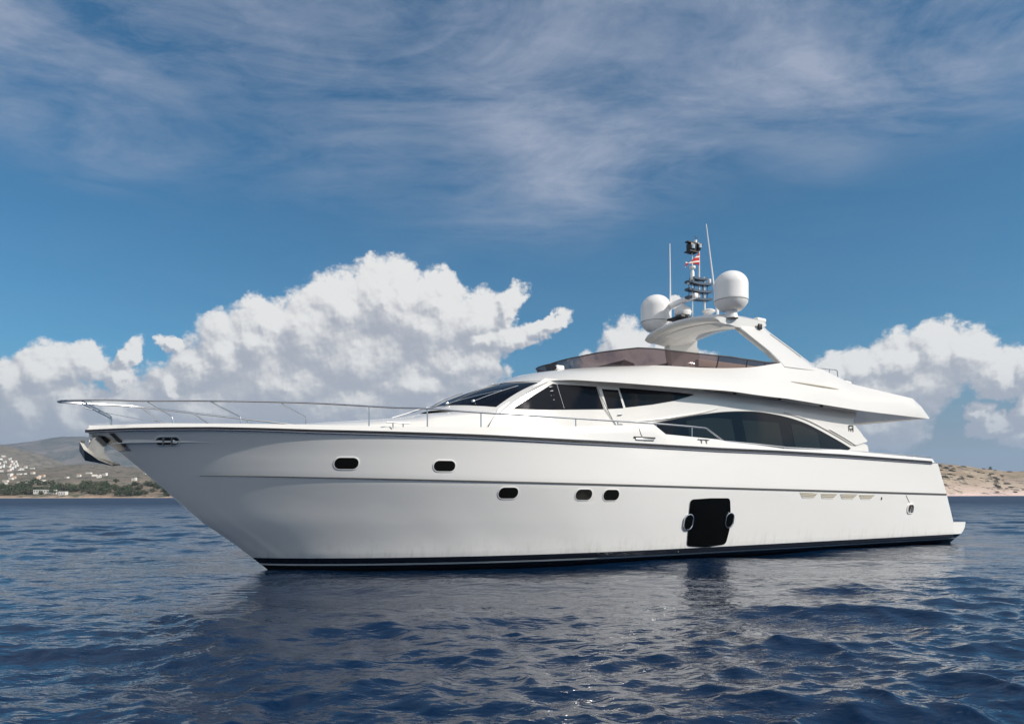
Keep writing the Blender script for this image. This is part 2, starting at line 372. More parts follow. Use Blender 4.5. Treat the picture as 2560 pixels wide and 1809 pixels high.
# ---------------------------------------------------------------- measured points of the yacht (metres, local frame)
D = {
    'stem': [(3.018, 0, 2.677), (2.787, -0, 2.527), (2.545, -0, 2.367), (2.14, -0, 2.014), (1.687, -0, 1.581), (1.105, -0, 1.031), (0.488, -0, 0.567), (0.131, 0, 0.264)],
    'sheer': [(3.006, 0.024, 2.675), (2.741, 0.209, 2.687), (2.281, 0.516, 2.705), (1.758, 0.84, 2.71), (1.098, 1.214, 2.714), (0.326, 1.603, 2.7), (-0.511, 1.968, 2.677), (-1.869, 2.44, 2.659), (-3.543, 2.836, 2.639), (-5.623, 3.082, 2.598), (-7.527, 3.13, 2.581), (-9.747, 3.13, 2.559), (-11.71, 3.13, 2.56), (-14.407, 3.114, 2.537), (-18.912, 2.996, 2.464)],
    'bulw': [(1.757, 0.761, 2.82), (-0.531, 1.896, 2.811), (-1.898, 2.369, 2.8), (-3.583, 2.763, 2.84), (-5.68, 3.006, 2.936), (-7.369, 3.05, 3.049), (-7.762, 3.05, 3.077), (-8.129, 3.05, 2.871), (-9.78, 3.05, 2.819), (-10.102, 3.05, 2.774), (-11.149, 3.05, 2.734), (-12.111, 3.05, 2.677), (-13.546, 3.043, 2.692), (-14.421, 3.034, 2.73), (-15.496, 3.016, 2.688), (-19.07, 2.909, 2.604)],
    'knuckle': [(1.182, 0.588, 1.887), (0.303, 1.137, 1.874), (-0.605, 1.621, 1.853), (-1.964, 2.195, 1.823), (-3.627, 2.678, 1.788), (-5.684, 2.996, 1.749), (-7.563, 3.086, 1.717), (-9.787, 3.09, 1.678), (-11.757, 3.09, 1.646), (-19.852, 2.917, 1.518)],
    'rail': [(2.1, 0.511, 3.227), (1.08, 1.103, 3.227), (-0.456, 1.825, 3.21), (-1.912, 2.333, 3.161), (-2.562, 2.508, 3.163), (-3.603, 2.727, 3.125), (-5.708, 2.967, 3.103), (-7.798, 3.01, 3.1), (-8.955, 3.01, 3.084), (-9.455, 3.01, 3.071), (-10.011, 3.01, 2.783), (-11.196, 3.01, 2.758), (-12.269, 3.01, 2.715), (-14.48, 2.993, 2.713), (-19.078, 2.869, 2.655)],
    'st_bow': [(3.079, -0, 3.206), (2.62, 0.172, 2.949), (2.626, 0.168, 2.833)],
    'st1': [(2.1, 0.511, 3.227), (1.685, 0.763, 2.944), (1.661, 0.778, 2.835)],
    'st2': [(1.081, 1.103, 3.213), (0.615, 1.343, 2.94), (0.603, 1.35, 2.839)],
    'st3': [(-0.044, 1.652, 3.188), (-0.449, 1.823, 2.938), (-0.429, 1.814, 2.82)],
    'stv': [(-1.51, 2.209, 2.795), (-2.561, 2.508, 2.79), (-3.602, 2.727, 2.766), (-4.662, 2.879, 2.745), (-5.707, 2.967, 2.725), (-6.79, 3.006, 2.723), (-7.88, 3.01, 2.704), (-8.979, 3.01, 2.698)],
    'ports': [(1.749, 0.741, 2.502), (-1.151, 1.992, 2.11), (-2.894, 2.564, 2.075), (-4.225, 2.714, 1.556), (-5.922, 2.944, 1.522), (-6.61, 2.995, 1.513), (-17.858, 2.944, 1.099), (-16.315, 3.015, 1.411)],
    'portsize': [(0.371, 0.143), (0.418, 0.22), (0.414, 0.213), (0.416, 0.231), (0.408, 0.234), (0.415, 0.239), (0.429, 0.248)],
    'hullwin': [(-8.888, 3.027, 1.409), (-9.512, 3.039, 1.439), (-10.169, 3.043, 1.437), (-10.268, 2.969, 1.048), (-10.311, 2.904, 0.708), (-10.254, 2.83, 0.326), (-9.621, 2.805, 0.276), (-9.002, 2.797, 0.321), (-8.959, 2.885, 0.741), (-8.914, 2.944, 1.021)],
    'hwport': [(-8.922, 2.915, 0.885), (-10.244, 2.941, 0.904)],
    'vents': [(-12.673, 3.08, 1.588), (-13.436, 3.073, 1.557), (-13.288, 3.05, 1.422), (-12.82, 3.052, 1.428), (-13.536, 3.072, 1.557), (-14.294, 3.065, 1.547), (-14.111, 3.043, 1.408), (-13.62, 3.046, 1.41), (-14.355, 3.064, 1.547), (-15.201, 3.052, 1.536), (-14.979, 3.033, 1.394), (-14.479, 3.038, 1.396), (-15.204, 3.05, 1.525), (-16.028, 3.035, 1.513), (-15.792, 3.019, 1.38), (-15.329, 3.027, 1.387)],
    'trunk': [(-1.339, -0.4, 3.048), (-1.87, -0.4, 3.1), (-2.448, -0.4, 3.165), (-2.99, -0.4, 3.225), (-3.283, -0.4, 3.319), (-3.582, -0.4, 3.437), (-3.937, -0.4, 3.551)],
    'apillar': [(-4.604, 1.643, 3.386), (-5.785, 1.541, 4.063), (-4.94, 1.669, 3.387), (-6.054, 1.593, 4.05)],
    'g1': [(-6.054, 1.592, 4.054), (-7.037, 1.922, 4.019), (-7.144, 2.064, 3.473), (-4.939, 1.671, 3.381)],
    'g1mid': [(-6.143, 1.621, 4.053), (-6.224, 1.819, 3.449)],
    'door': [(-7.037, 1.922, 4.019), (-7.583, 2.072, 3.989), (-7.683, 2.173, 3.537), (-7.173, 2.07, 3.474)],
    'doorglass': [(-7.161, 1.97, 3.949), (-7.552, 2.073, 3.937), (-7.63, 2.165, 3.516), (-7.243, 2.084, 3.482)],
    'g3': [(-7.589, 2.072, 3.997), (-8.561, 2.252, 3.979), (-9.729, 2.318, 3.969), (-9.55, 2.324, 3.897), (-9.051, 2.334, 3.759), (-8.412, 2.277, 3.636), (-7.691, 2.175, 3.533)],
    'sal_top': [(-8.352, 2.33, 3.193), (-8.833, 2.365, 3.284), (-9.447, 2.373, 3.402), (-10.084, 2.367, 3.502), (-10.717, 2.363, 3.588), (-11.405, 2.362, 3.643), (-12.042, 2.363, 3.66), (-12.928, 2.356, 3.606), (-13.649, 2.355, 3.504), (-14.271, 2.358, 3.354), (-15.246, 2.363, 3.054), (-15.849, 2.369, 2.847)],
    'swoosh': [(-7.922, 2.277, 3.216), (-8.604, 2.34, 3.302), (-9.213, 2.372, 3.399), (-9.883, 2.364, 3.515), (-10.514, 2.354, 3.662)],
    'houseaft': [(-16.297, 2.261, 3.812), (-16.137, 2.279, 3.674), (-16.176, 2.291, 3.547), (-16.423, 2.303, 3.36), (-16.529, 2.31, 3.27), (-16.699, 2.325, 3.077), (-16.547, 2.335, 3.012), (-16.74, 2.335, 2.96), (-16.766, 2.356, 2.748)],
    'wing': [(-14.868, 2.344, 3.344), (-16.041, 2.317, 3.319), (-16.408, 2.313, 3.265), (-16.699, 2.325, 3.077), (-16.078, 2.354, 2.936), (-15.583, 2.349, 3.114)],
    'emblem': [(-15.957, 2.31, 3.408)],
    'fold': [(-6.043, 1.56, 4.153), (-6.418, 1.843, 4.113), (-6.913, 2.156, 4.078), (-7.474, 2.389, 4.055), (-8.199, 2.569, 4.036), (-9.311, 2.669, 4.039), (-10.498, 2.705, 4.055), (-11.312, 2.729, 4.031), (-12.187, 2.749, 4.009), (-12.61, 2.745, 4.01), (-14.148, 2.734, 3.951), (-15.673, 2.722, 3.891), (-17.588, 2.676, 3.88), (-19.461, 2.624, 3.861)],
    'groove': [(-13.069, 2.55, 4.517), (-15.076, 2.55, 4.454)],
    'flyrail': [(-14.755, 2.2, 5.071), (-15.512, 2.2, 5.082), (-15.539, 2.2, 4.797), (-15.148, 2.2, 5.073), (-15.148, 2.2, 4.879)],
    'lantern': [(-6.867, 3.007, 2.967)],
    'cleats': [(-2.012, 2.422, 2.846), (-7.443, 3.07, 2.753), (-9.269, 3.07, 2.761)],
    'whip': [(-12.163, -1.05, 6.687), (-12.137, -1.05, 9.081), (-12.454, 0.55, 6.574), (-12.001, 0.55, 9.126)],
}
YACHT_ORIGIN = (-5.096, 14.537, 0.0)

# ---------------------------------------------------------------- the yacht
YAW = math.pi + R(31)
yacht = empty('motor_yacht', YACHT_ORIGIN, YAW)
tag(yacht, 'large white flybridge motor yacht lying at anchor in the bay, bow to the left', 'yacht')
def part(mb, name, mat_, parent=None, label=None, **k):
    o = mb.build(name, mat_, parent or yacht, **k)
    if label: o['label'] = label
    return o
sheer_z = lerp_tab([(x, z) for x, y, z in D['sheer']] + [(-19.3, 2.455)])
knuck_z = lerp_tab([(x, z) for x, y, z in D['knuckle']] + [(2.0, 1.905)])
stem_tab = lerp_tab([(z, x) for x, y, z in D['stem']] + [(0, -.17), (-.45, -.75), (-.8, -1.5)])
trans_x = lerp_tab([(2.60, -19.12), (2.54, -19.22), (1.54, -19.88), (.66, -20.36), (0, -20.5), (-.7, -20.4)])
NT_ = 110
tt = np.linspace(0, 1, NT_ + 1) ** 1.7
hull_rows = []
def hull_row(seg, s_):
    z0 = {'A': lambda: -.7 + .97 * s_, 'B': lambda: .27 + (1.905 - .27) * s_, 'C': lambda: 1.905 + (2.68 - 1.905) * s_}[seg]()
    xa = stem_tab(z0); pts = []
    ze = {'A': lambda: -.5 + .77 * s_, 'B': lambda: .27 + (1.52 - .27) * s_, 'C': lambda: 1.52 + (2.46 - 1.52) * s_}[seg]()
    xe = trans_x(ze)
    for t in tt:
        x = xa + (xe - xa) * t
        xp = stem_tab(.27) + (-20.45 - stem_tab(.27)) * t; xk = 2.0 + (-19.89 - 2.0) * t; xs = 3.04 + (-19.25 - 3.04) * t
        if seg == 'A':
            b = beam_paint(xp) * math.sin(s_ * math.pi / 2) ** .8; z = z0 + (ze - z0) * t
        elif seg == 'B':
            b = beam_paint(xp) * (1 - s_) + beam_knuckle(xk) * s_ - .05 * math.sin(math.pi * s_) * math.exp(-((t - .14) / .14) ** 2)
            z = .27 + (knuck_z(x) - .27) * s_
        else:
            b = beam_knuckle(xk) * (1 - s_) + beam_sheer(xs) * s_ ; z = knuck_z(x) + (sheer_z(x) - knuck_z(x)) * s_
        pts.append((x, max(b, 0), z))
    return pts
for s_ in (0, .2, .45, .7, .88): hull_rows.append(hull_row('A', s_))
for s_ in np.linspace(0, 1, 13): hull_rows.append(hull_row('B', s_))
KN = len(hull_rows) - 1
for s_ in np.linspace(0, 1, 8)[1:]: hull_rows.append(hull_row('C', s_))
_HR = [(np.array([p[0] for p in r])[::-1], np.array([p[1] for p in r])[::-1], np.array([p[2] for p in r])[::-1]) for r in hull_rows[5:]]
def hull_y(x, z):
    zs = [np.interp(x, X, Z) for X, B, Z in _HR]; bs = [np.interp(x, X, B) for X, B, Z in _HR]
    return float(np.interp(z, zs, bs))
h = MB(); h.grid(hull_rows); h.mirror()
aft = [r[-1] for r in hull_rows]; h.add(aft + [(x, -y, z) for x, y, z in aft], [(i, i + 1, len(aft) + i + 1, len(aft) + i) for i in range(len(aft) - 1)])
hull = part(h, 'hull', M_hull, angle=28)
# knuckle strip and rub rails follow the hull
def strip(curve, prof, mirror=True):
    """curve: list of (x, y, z); prof: list of (out, up) closed section, out may taper with the third curve entry"""
    mb = MB(); rows = []
    for p in curve:
        k = p[3] if len(p) > 3 else 1.0
        rows.append([(p[0], max(p[1] + o_ , .0), p[2] + u_ * k) for o_, u_ in prof])
    mb.grid(rows, close_u=True); mb.add(rows[0], [tuple(range(len(prof)))]); mb.add(rows[-1], [tuple(range(len(prof)))])
    if mirror: mb.mirror()
    return mb
kn = [(x, hull_y(x, knuck_z(x)), knuck_z(x), float(np.interp(x, [-20, -8, -3, 0, 1.2], [1.5, 1.0, .7, .4, .15]))) for x in np.linspace(1.2, -19.86, 90)]
part(strip(kn, [(-.01, .02), (.013, .017), (.013, -.017), (-.01, -.02)]), 'knuckle_line', M_dkgrey, hull)
kn2 = [(x, beam_sheer(x), sheer_z(x), float(np.interp(x, [-6, 0, 3], [1, .62, .5]))) for x in np.r_[np.linspace(3.03, 1, 30), np.linspace(.9, -18.9, 110)]]
part(strip(kn2, [(-.03, .045), (.012, .045), (.028, .034), (.028, .004), (.012, -.004), (-.03, -.004)]), 'rub_rail', M_black, hull)
part(strip(kn2, [(-.03, -.006), (.016, -.006), (.030, -.016), (.030, -.030), (.016, -.042), (-.03, -.042)]), 'steel_rub_strip', M_rubgrey, hull)
part(strip(kn2, [(-.03, .047), (.010, .047), (.016, .054), (.010, .062), (-.03, .062)]), 'rub_bead', M_chrome, hull)
# swim platform
sp = MB(); pw = lambda x, z: 2.84 - 1.0 * max(0, .275 - z)
sp.prism([(-20.2, .275), (-20.86, .275), (-20.98, .36), (-21.08, .47), (-21.12, .60), (-21.12, .645), (-20.2, .645)], -2.84, 2.84)
sp.prism([(-20.2, -.1), (-20.75, -.1), (-20.80, .09), (-20.855, .274), (-20.2, .274), (-20.2, .09)], lambda x, z: -pw(x, z), pw)
part(sp, 'swim_platform', M_hull)
# bulwark and deck
bul_z = lerp_tab([(x, z) for x, y, z in D['bulw']] + [(3.0, 2.79), (-19.2, 2.59)])
bx = sorted(set(list(np.linspace(3.02, 1.5, 16)) + list(np.linspace(1.4, -19.1, 120)) + [p[0] for p in D['bulw']]), reverse=True)
bk = MB()
def bul_rows(x):
    b = beam_sheer(x); z0 = sheer_z(x) + .02; z1 = bul_z(x); xo = -.05 if x > 2.5 else 0
    return [(x, b, z0), (x + xo, max(b - .035, 0.004), (z0 + z1) / 2), (x + xo, max(b - .06, .003), z1 - .02), (x + xo, max(b - .075, .002), z1), (x + xo, max(b - .15, .001), z1), (x + xo, max(b - .165, 0), z1 - .02), (x + xo, max(b - .17, 0), z0 - .25)]
bk.grid([bul_rows(x) for x in bx]); bk.mirror()
e_ = bul_rows(bx[-1]); bk.add(e_ + [(x, -y, z) for x, y, z in e_], [tuple(range(7)), tuple(range(7, 14))])
part(bk, 'bulwark', M_white, angle=40)
dk = MB(); dk.grid([[(x, b, sheer_z(x) - .10) for b in (max(beam_sheer(x) - .16, 0), 0, -max(beam_sheer(x) - .16, 0))] for x in np.linspace(2.9, -19.1, 60)])
part(dk, 'deck', M_teak)
tr = MB(); zz = [(2.60, -19.12), (2.54, -19.22), (1.54, -19.88), (.66, -20.36)]
tr.grid([[(x - .004, y, z) for y in (-2.6, 0, 2.6)] for z, x in zz]); part(tr, 'transom_panel', M_white)

# portholes: raised white lip round dark glass
def porthole(x, z, w, h_, name='porthole', lipw=.020, glass=M_portgl, r=None):
    r = r or min(w, h_) * .48
    o = stadium(w, h_, r)
    rim = part(ring_on(hull_y, o, x, z, [(lipw + .004, -.002), (lipw, .007), (lipw * .5, .011), (0, .010), (-.003, .004)]), name, M_white2)
    part(disc_on(hull_y, o, x, z, .008), 'glass', glass, rim)
    return rim
for (x, y, z), (w, h_) in list(zip(D['ports'], D['portsize']))[1:6]:
    rim = porthole(x, z, w - .01, h_ - .012)
# bow mooring fairlead: steel-lined slot with two rollers
x, y, z = D['ports'][0]; w, h_ = .37, .135
fl = part(ring_on(hull_y, stadium(w, h_, .066), x, z, [(.026, -.002), (.020, .012), (0, .014), (-.006, .003)]), 'bow_fairlead', M_white2)
part(disc_on(hull_y, stadium(w - .01, h_ - .01, .062), x, z, .005), 'recess', M_black, fl)
for dx_ in (-.065, .065):
    rb = MB(); rb.tube([(x + dx_, hull_y(x + dx_, z - .06) + .018, z - .065), (x + dx_, hull_y(x + dx_, z + .06) + .018, z + .065)], .016); part(rb, 'roller', M_steel, fl)
rb = MB(); rb.box((x - .115, hull_y(x - .115, z) + .012, z - .01), (.07, .01, .07), bev=.004); part(rb, 'cover_plate', M_steel, fl)
# stern fairlead
x, y, z = D['ports'][6]; fl = part(ring_on(hull_y, stadium(.30, .235, .09), x, z, [(.045, -.002), (.035, .022), (0, .026), (-.006, .004)]), 'stern_fairlead', M_white2)
part(disc_on(hull_y, stadium(.30, .235, .09), x, z, .006), 'recess', M_brown, fl)
rb = MB(); rb.tube([(x + .06, hull_y(x, z) + .02, z - .10), (x + .0, hull_y(x, z) + .02, z + .06), (x - .09, hull_y(x, z) + .02, z - .10)], .022); part(rb, 'mooring_horn', M_chrome, fl)
# small drain slot and boarding-gate seam near the stern
x, y, z = D['ports'][7]; rb = MB(); rb.box((x, hull_y(x, z) + .004, z), (.045, .02, .075), bev=.006); part(rb, 'drain_slot', M_dkgrey)
rb = MB(); rb.tube([(-17.55, hull_y(-17.55, 1.50) + .002, 1.50), (-17.78, hull_y(-17.78, 1.27) + .002, 1.27)], .008); part(rb, 'panel_seam', M_dkgrey)
# large hull window with a porthole let into each side
wo_ = D['hullwin']; cxw = sum(p[0] for p in wo_) / len(wo_); czw = sum(p[2] for p in wo_) / len(wo_)
def roundpoly(pts, r, n=5):
    P = [Vector(p) for p in pts]; out = []
    for i, p in enumerate(P):
        a = (P[i - 1] - p); b = (P[(i + 1) % len(P)] - p); rr = min(r, a.length * .45, b.length * .45); a = p + a.normalized() * rr; b = p + b.normalized() * rr
        for k in range(n + 1):
            t = k / n; q = a * (1 - t) ** 2 + p * 2 * t * (1 - t) + b * t * t; out.append((q.x, q.y))
    return out
wl = roundpoly([(p[0] - cxw, p[2] - czw) for p in wo_][::-1], .10)
hw = part(disc_on(hull_y, wl, cxw, czw, .014), 'hull_window', M_blackgl)
part(ring_on(hull_y, wl, cxw, czw, [(.014, -.003), (.010, .010), (0, .014)]), 'gasket', M_black, hw)
for x, y, z in D['hwport']:
    o = stadium(.25, .345, .122, 8)
    rim = part(ring_on(hull_y, o, x, z, [(.022, .0), (.018, .040), (.004, .046), (-.008, .030)]), 'porthole', M_chrome, hw)
    part(disc_on(hull_y, o, x, z, .024), 'porthole_glass', M_blackgl, hw)
# engine-room air intakes: flat trapezoids under the knuckle, recess shade painted as beige
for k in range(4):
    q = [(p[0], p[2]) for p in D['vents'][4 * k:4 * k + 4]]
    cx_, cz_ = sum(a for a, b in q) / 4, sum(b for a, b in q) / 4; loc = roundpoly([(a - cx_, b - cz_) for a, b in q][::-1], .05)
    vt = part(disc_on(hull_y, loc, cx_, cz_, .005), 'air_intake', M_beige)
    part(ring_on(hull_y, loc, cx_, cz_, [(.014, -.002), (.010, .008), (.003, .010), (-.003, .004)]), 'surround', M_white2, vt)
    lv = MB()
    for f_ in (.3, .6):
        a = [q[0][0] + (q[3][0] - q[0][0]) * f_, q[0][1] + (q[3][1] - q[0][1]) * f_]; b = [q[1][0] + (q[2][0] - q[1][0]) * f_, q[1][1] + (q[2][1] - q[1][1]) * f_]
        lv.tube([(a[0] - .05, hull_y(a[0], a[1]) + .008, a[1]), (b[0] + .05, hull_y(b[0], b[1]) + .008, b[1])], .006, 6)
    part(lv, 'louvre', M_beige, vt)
# ---- coachroof and deckhouse
tk = MB(); trz = lerp_tab([(x, z) for x, y, z in D['trunk']] + [(-.3, 2.93), (.5, 2.82), (1.3, 2.66)])
rows = []
for x in np.linspace(1.25, -5.4, 56):
    b = house_base(x); zt = trz(x) if x > -3.25 else min(trz(x), 3.30 + (-3.25 - x) * .14); zs_ = zt - .16 * min(1, b)
    zs_ = min(zs_, 3.32)
    rows.append([(x, b + .06, 2.45), (x, b + .035, (2.45 + zs_) / 2), (x, b, zs_ - .04), (x, b - .05 * min(1, b), zs_), (x, b * .75, zs_ + (zt - zs_) * .55), (x, b * .4, zs_ + (zt - zs_) * .9), (x, 0, zt)])
tk.grid(rows); tk.mirror()
house = part(tk, 'coachroof', M_white, angle=50)
AP = D['apillar']; cB, cT, gB, gT = AP   # windscreen corner (bottom, top), side-glass front corner (bottom, top)
hs_ = MB()
LF = [(-4.15, 2.45), (-4.35, 3.0), (-4.62, 3.37), (-5.2, 3.72), (-5.79, 4.07), (-5.9, 4.16)]
ha = D['houseaft']; RT = [(ha[8][0], 2.45)] + [(p[0], p[2]) for p in ha[::-1]] + [(-16.35, 3.95)]
Lp, Rp = resample(LF, 28), resample(RT, 28)
hs_.grid([[((l[0] * (1 - f_) + r_[0] * f_), house_y(l[0] * (1 - f_) + r_[0] * f_, l[1] * (1 - f_) + r_[1] * f_), l[1] * (1 - f_) + r_[1] * f_) for f_ in np.linspace(0, 1, 70)] for l, r_ in zip(Lp, Rp)])
hs_.mirror()
av = [(r_[0], house_y(*r_), r_[1]) for r_ in Rp]; hs_.grid([av, [(x, -y, z) for x, y, z in av]])
part(hs_, 'deckhouse', M_white, angle=40)
# windscreen: curved in plan, on a white surround
def ws_pt(u, s_, off=0.0, vb_=None):     # u in -1..1 across, s 0 bottom .. 1 top
    def q(c0, corner):
        return Vector((c0[0] + (corner[0] - c0[0]) * u * u, corner[1] * u, c0[2] + (corner[2] - c0[2]) * u * u))
    p = q((-3.86, 0, 3.53), (-4.78, 1.70, 3.385)).lerp(q((-5.35, 0, 4.13), (-5.92, 1.60, 4.06)), s_)
    return p + Vector((.55, .35 * u, .75)) * (.05 * math.sin(math.pi * s_) + off)
sf = MB(); sf.grid([[ws_pt(u, s_) for u in np.linspace(-1, 1, 41)] for s_ in np.linspace(-.16, 1.04, 16)])
part(sf, 'windscreen_surround', M_white)
UW = .90
wsg = MB(); rows = [[ws_pt(u * UW, s_, .012) for u in np.linspace(-1, 1, 41)] for s_ in np.linspace(.02, .955, 14)]; wsg.grid(rows)
ed = rows[0] + [r_[-1] for r_ in rows[1:]] + rows[-1][-2::-1] + [r_[0] for r_ in rows[-2:0:-1]]
wsg.grid([ed, [p - Vector((.55, 0, .75)) * .03 for p in ed]], close_u=True)
wsc = part(wsg, 'windscreen', M_glass)
for u in (-.3, .3):
    ml = MB(); ml.tube([ws_pt(u, s_, .014) for s_ in np.linspace(.03, .95, 10)], .012, 6); part(ml, 'mullion', M_black, wsc)
for u0, s0, u1, s1 in ((.30, .02, .72, .52), (.62, .10, .80, .72), (-.35, .02, .05, .5)):
    wp = MB(); A_ = [ws_pt(u0 + (u1 - u0) * k / 8, s0 + (s1 - s0) * k / 8, .045) for k in range(9)]; wp.tube(A_, .009, 6); wp.box(A_[0], (.07, .07, .06), bev=.015); part(wp, 'windscreen_wiper', M_chrome)
hr = MB()
for o_ in (0, .045): hr.tube([(-2.95 - o_, -.3 - o_, trz(-2.95) + .05), (-3.3 - o_, -.35 - o_, trz(-3.3) + .06), (-3.62 - o_, -.4 - o_, trz(-3.62) + .05), (-3.9, -.42 - o_, 3.58)], .014)
part(hr, 'coachroof_grab_rail', M_chrome)

# side glass, door, saloon window
hy = house_y
g1 = D['g1']; part(patch([(g1[0][0] - .01, g1[0][2] - .02), (g1[1][0], g1[1][2] - .02)], [(g1[3][0], g1[3][2]), (g1[2][0], g1[2][2])], 22, 8, hy), 'pilothouse_window', M_glass)
a, b = D['g1mid']; ml = MB(); ml.tube([(a[0] + (b[0] - a[0]) * s_, hy(a[0] + (b[0] - a[0]) * s_, a[2] + (b[2] - a[2]) * s_) + .010, a[2] + (b[2] - a[2]) * s_) for s_ in np.linspace(.03, .98, 8)], .007, 6); part(ml, 'window_joint', M_rubgrey)
d_ = D['door']; dq = [(p[0], p[2]) for p in d_]
door = part(patch([dq[0], dq[1]], [(dq[3][0] - .45, 2.50), (dq[2][0] - .25, 2.50)], 10, 16, hy, .016, .03), 'side_door', M_white)
dgq = [(p[0], p[2]) for p in D['doorglass']]; part(patch([dgq[0], dgq[1]], [dgq[3], dgq[2]], 10, 6, hy, .022, .02), 'door_window', M_glass, door)
sm = MB(); sm.tube([(x, hy(x, z) + .018, z) for x, z in resample([dq[0], dq[3], (-7.28, 3.32), (-7.50, 2.95), (-7.52, 2.5)], 22)], .007, 6); part(sm, 'door_seam', M_seam, door)
hd = MB(); hd.box((-7.52, hy(-7.52, 3.36) + .04, 3.36), (.10, .03, .025), bev=.008); part(hd, 'door_handle', M_chrome, door)
g3 = [(p[0], p[2]) for p in D['g3']]; part(patch(g3[0:3], [g3[6], g3[5], g3[4], g3[3], (g3[2][0], g3[2][1] - .012)], 30, 6, hy), 'galley_window', M_glass)
st_ = [(p[0], p[2]) for p in D['sal_top']]
top = [(q[0], q[1]) for q in catmull(st_, 4)]
def sal_bot(x): return float(np.interp(x, [-15.85, -15.2, -8.6, -8.33], [2.83, 2.60, 2.60, 3.18]))
bot = [(p[0] - .0, min(sal_bot(p[0]), p[1] - .005)) for p in top]
salw = part(patch(top, bot, 70, 14, hy), 'saloon_window', M_glass)
salt = lerp_tab(top)
for x0, x1 in ((-9.4, -10.95), (-11.35, -12.75), (-13.25, -14.35)):
    tp = [(x, min(salt(x) - .10, 3.42) if True else 0) for x in np.linspace(x0, x1, 10)]
    part(patch(tp, [(x - .14, 2.63) for x in np.linspace(x0, x1, 10)], 16, 8, hy, .0095, .006), 'smoked_pane', M_pane, salw)
fm = MB(); fm.tube([(x, hy(x, z) + .008, z) for x, z in top], .010, 6); part(fm, 'window_frame', M_black, salw)
# swept moulding and aft wing of the deckhouse
sw = catmull([(p[0], p[2]) for p in D['swoosh']], 8); mo = MB(); mo.tube([(x, hy(x, z) + .012, z - .0) for x, z in sw], [.008 + .022 * math.sin(math.pi * i / (len(sw) - 1)) for i in range(len(sw))], 8); part(mo, 'swept_moulding', M_white)
wg = [(p[0], p[2]) for p in D['wing']]; cxg, czg = sum(a for a, b in wg) / len(wg), sum(b for a, b in wg) / len(wg)
part(disc_on(hy, roundpoly([(a - cxg, b - czg) for a, b in wg][::-1], .08), cxg, czg, .05), 'quarter_wing', M_white)
part(ring_on(hy, roundpoly([(a - cxg, b - czg) for a, b in wg][::-1], .08), cxg, czg, [(.02, -.01), (.012, .035), (0, .05)]), 'wing_edge', M_white)
arc = [(x - .10, z + .10) for x, z in st_[-5:]]; mo = MB(); mo.tube([(x, hy(x, z) + .01, z) for x, z in catmull(arc, 6)], .022, 8); part(mo, 'window_brow', M_white)
x, y, z = D['emblem'][0]; em = MB()
for x0, z0, x1, z1 in ((-.10, .10, -.10, -.10), (.08, .10, .10, -.10), (-.10, .10, .08, .10), (-.10, 0, .09, 0), (-.10, -.10, .10, -.10), (0, 0, 0, -.1)):
    em.tube([(x + x0, hy(x, z) + .012, z + z0), (x + x1, hy(x, z) + .012, z + z1)], .012, 6)
part(em, 'black_emblem', M_black)
ab = MB(); ab.prism([(-16.4, 2.5), (-16.4, 3.85), (-16.45, 3.85), (-16.45, 2.5)], -1.6, 1.6); part(ab, 'saloon_doors', M_glass)
gs = MB(); gs.tube([(-7.32, beam_sheer(-7.3) - .055, 2.98), (-7.36, beam_sheer(-7.3) - .03, 2.84), (-7.46, beam_sheer(-7.3) - .012, 2.68)], .006, 6); part(gs, 'bulwark_gate_seam', M_dkgrey)

# ---- flybridge shell
Bc = [(-5.40, 0, 4.16), (-5.44, .5, 4.15), (-5.6, 1.0, 4.13), (-5.92, 1.48, 4.10)] + [tuple(p) for p in D['fold'][1:]]
Tc = [(-7.12, 0, 4.60), (-7.17, .5, 4.60), (-7.33, .95, 4.60), (-7.62, 1.30, 4.60), (-7.95, 1.57, 4.605), (-8.35, 1.81, 4.614), (-8.75, 1.98, 4.634), (-9.2, 2.08, 4.645), (-10.0, 2.15, 4.67), (-10.82, 2.166, 4.724),
      (-11.4, 2.176, 4.78), (-11.95, 2.184, 4.85), (-12.45, 2.192, 4.94), (-13.1, 2.205, 5.07), (-14.67, 2.28, 5.03), (-16.0, 2.35, 4.70), (-18.74, 2.517, 4.453)]
# split both curves into matching spans
Bc = Bc[:-1] + [(-18.9, 2.635, 3.866), (-19.46, 2.624, 3.861)]
Bs = [Bc[0], Bc[1], Bc[2], Bc[3], Bc[4], Bc[5], Bc[6], Bc[7], Bc[8], Bc[9]] + [tuple(np.interp(x, [p[0] for p in Bc[::-1]], [p[k] for p in Bc[::-1]]) for k in range(3)) for x in (-11.3, -12.0, -12.6, -13.2, -14.8, -16.0, -18.7, -19.1, -19.46)]
Ts = Tc + [(-19.14, 2.565, 4.217), (-19.49, 2.607, 3.90)]
assert len(Bs) == len(Ts), (len(Bs), len(Ts))
Bd, Td = catmull(Bs, 5), catmull(Ts[:14], 5)[:-1] + [tuple(np.array(Ts[i]) * (1 - k / 5) + np.array(Ts[i + 1]) * k / 5) for i in range(13, len(Ts) - 1) for k in range(5)] + [Ts[-1]]
NF = len(Bd); assert len(Td) == NF
sh = MB(); rows = []
for j, s_ in enumerate(np.linspace(0, 1, 11)):
    row = []
    for i in range(NF):
        p = Vector(Bd[i]).lerp(Vector(Td[i]), s_); fr = max(0, 1 - i / 30); bulge = math.sin(math.pi * s_)
        p += Vector((0, .05 * min(1, i / 15) * bulge * (1 if i < NF - 12 else (NF - 1 - i) / 12), .10 * fr * bulge)); row.append(p)
    rows.append(row)
sh.grid(rows); 
Bi = [Vector(b) for b in Bd]
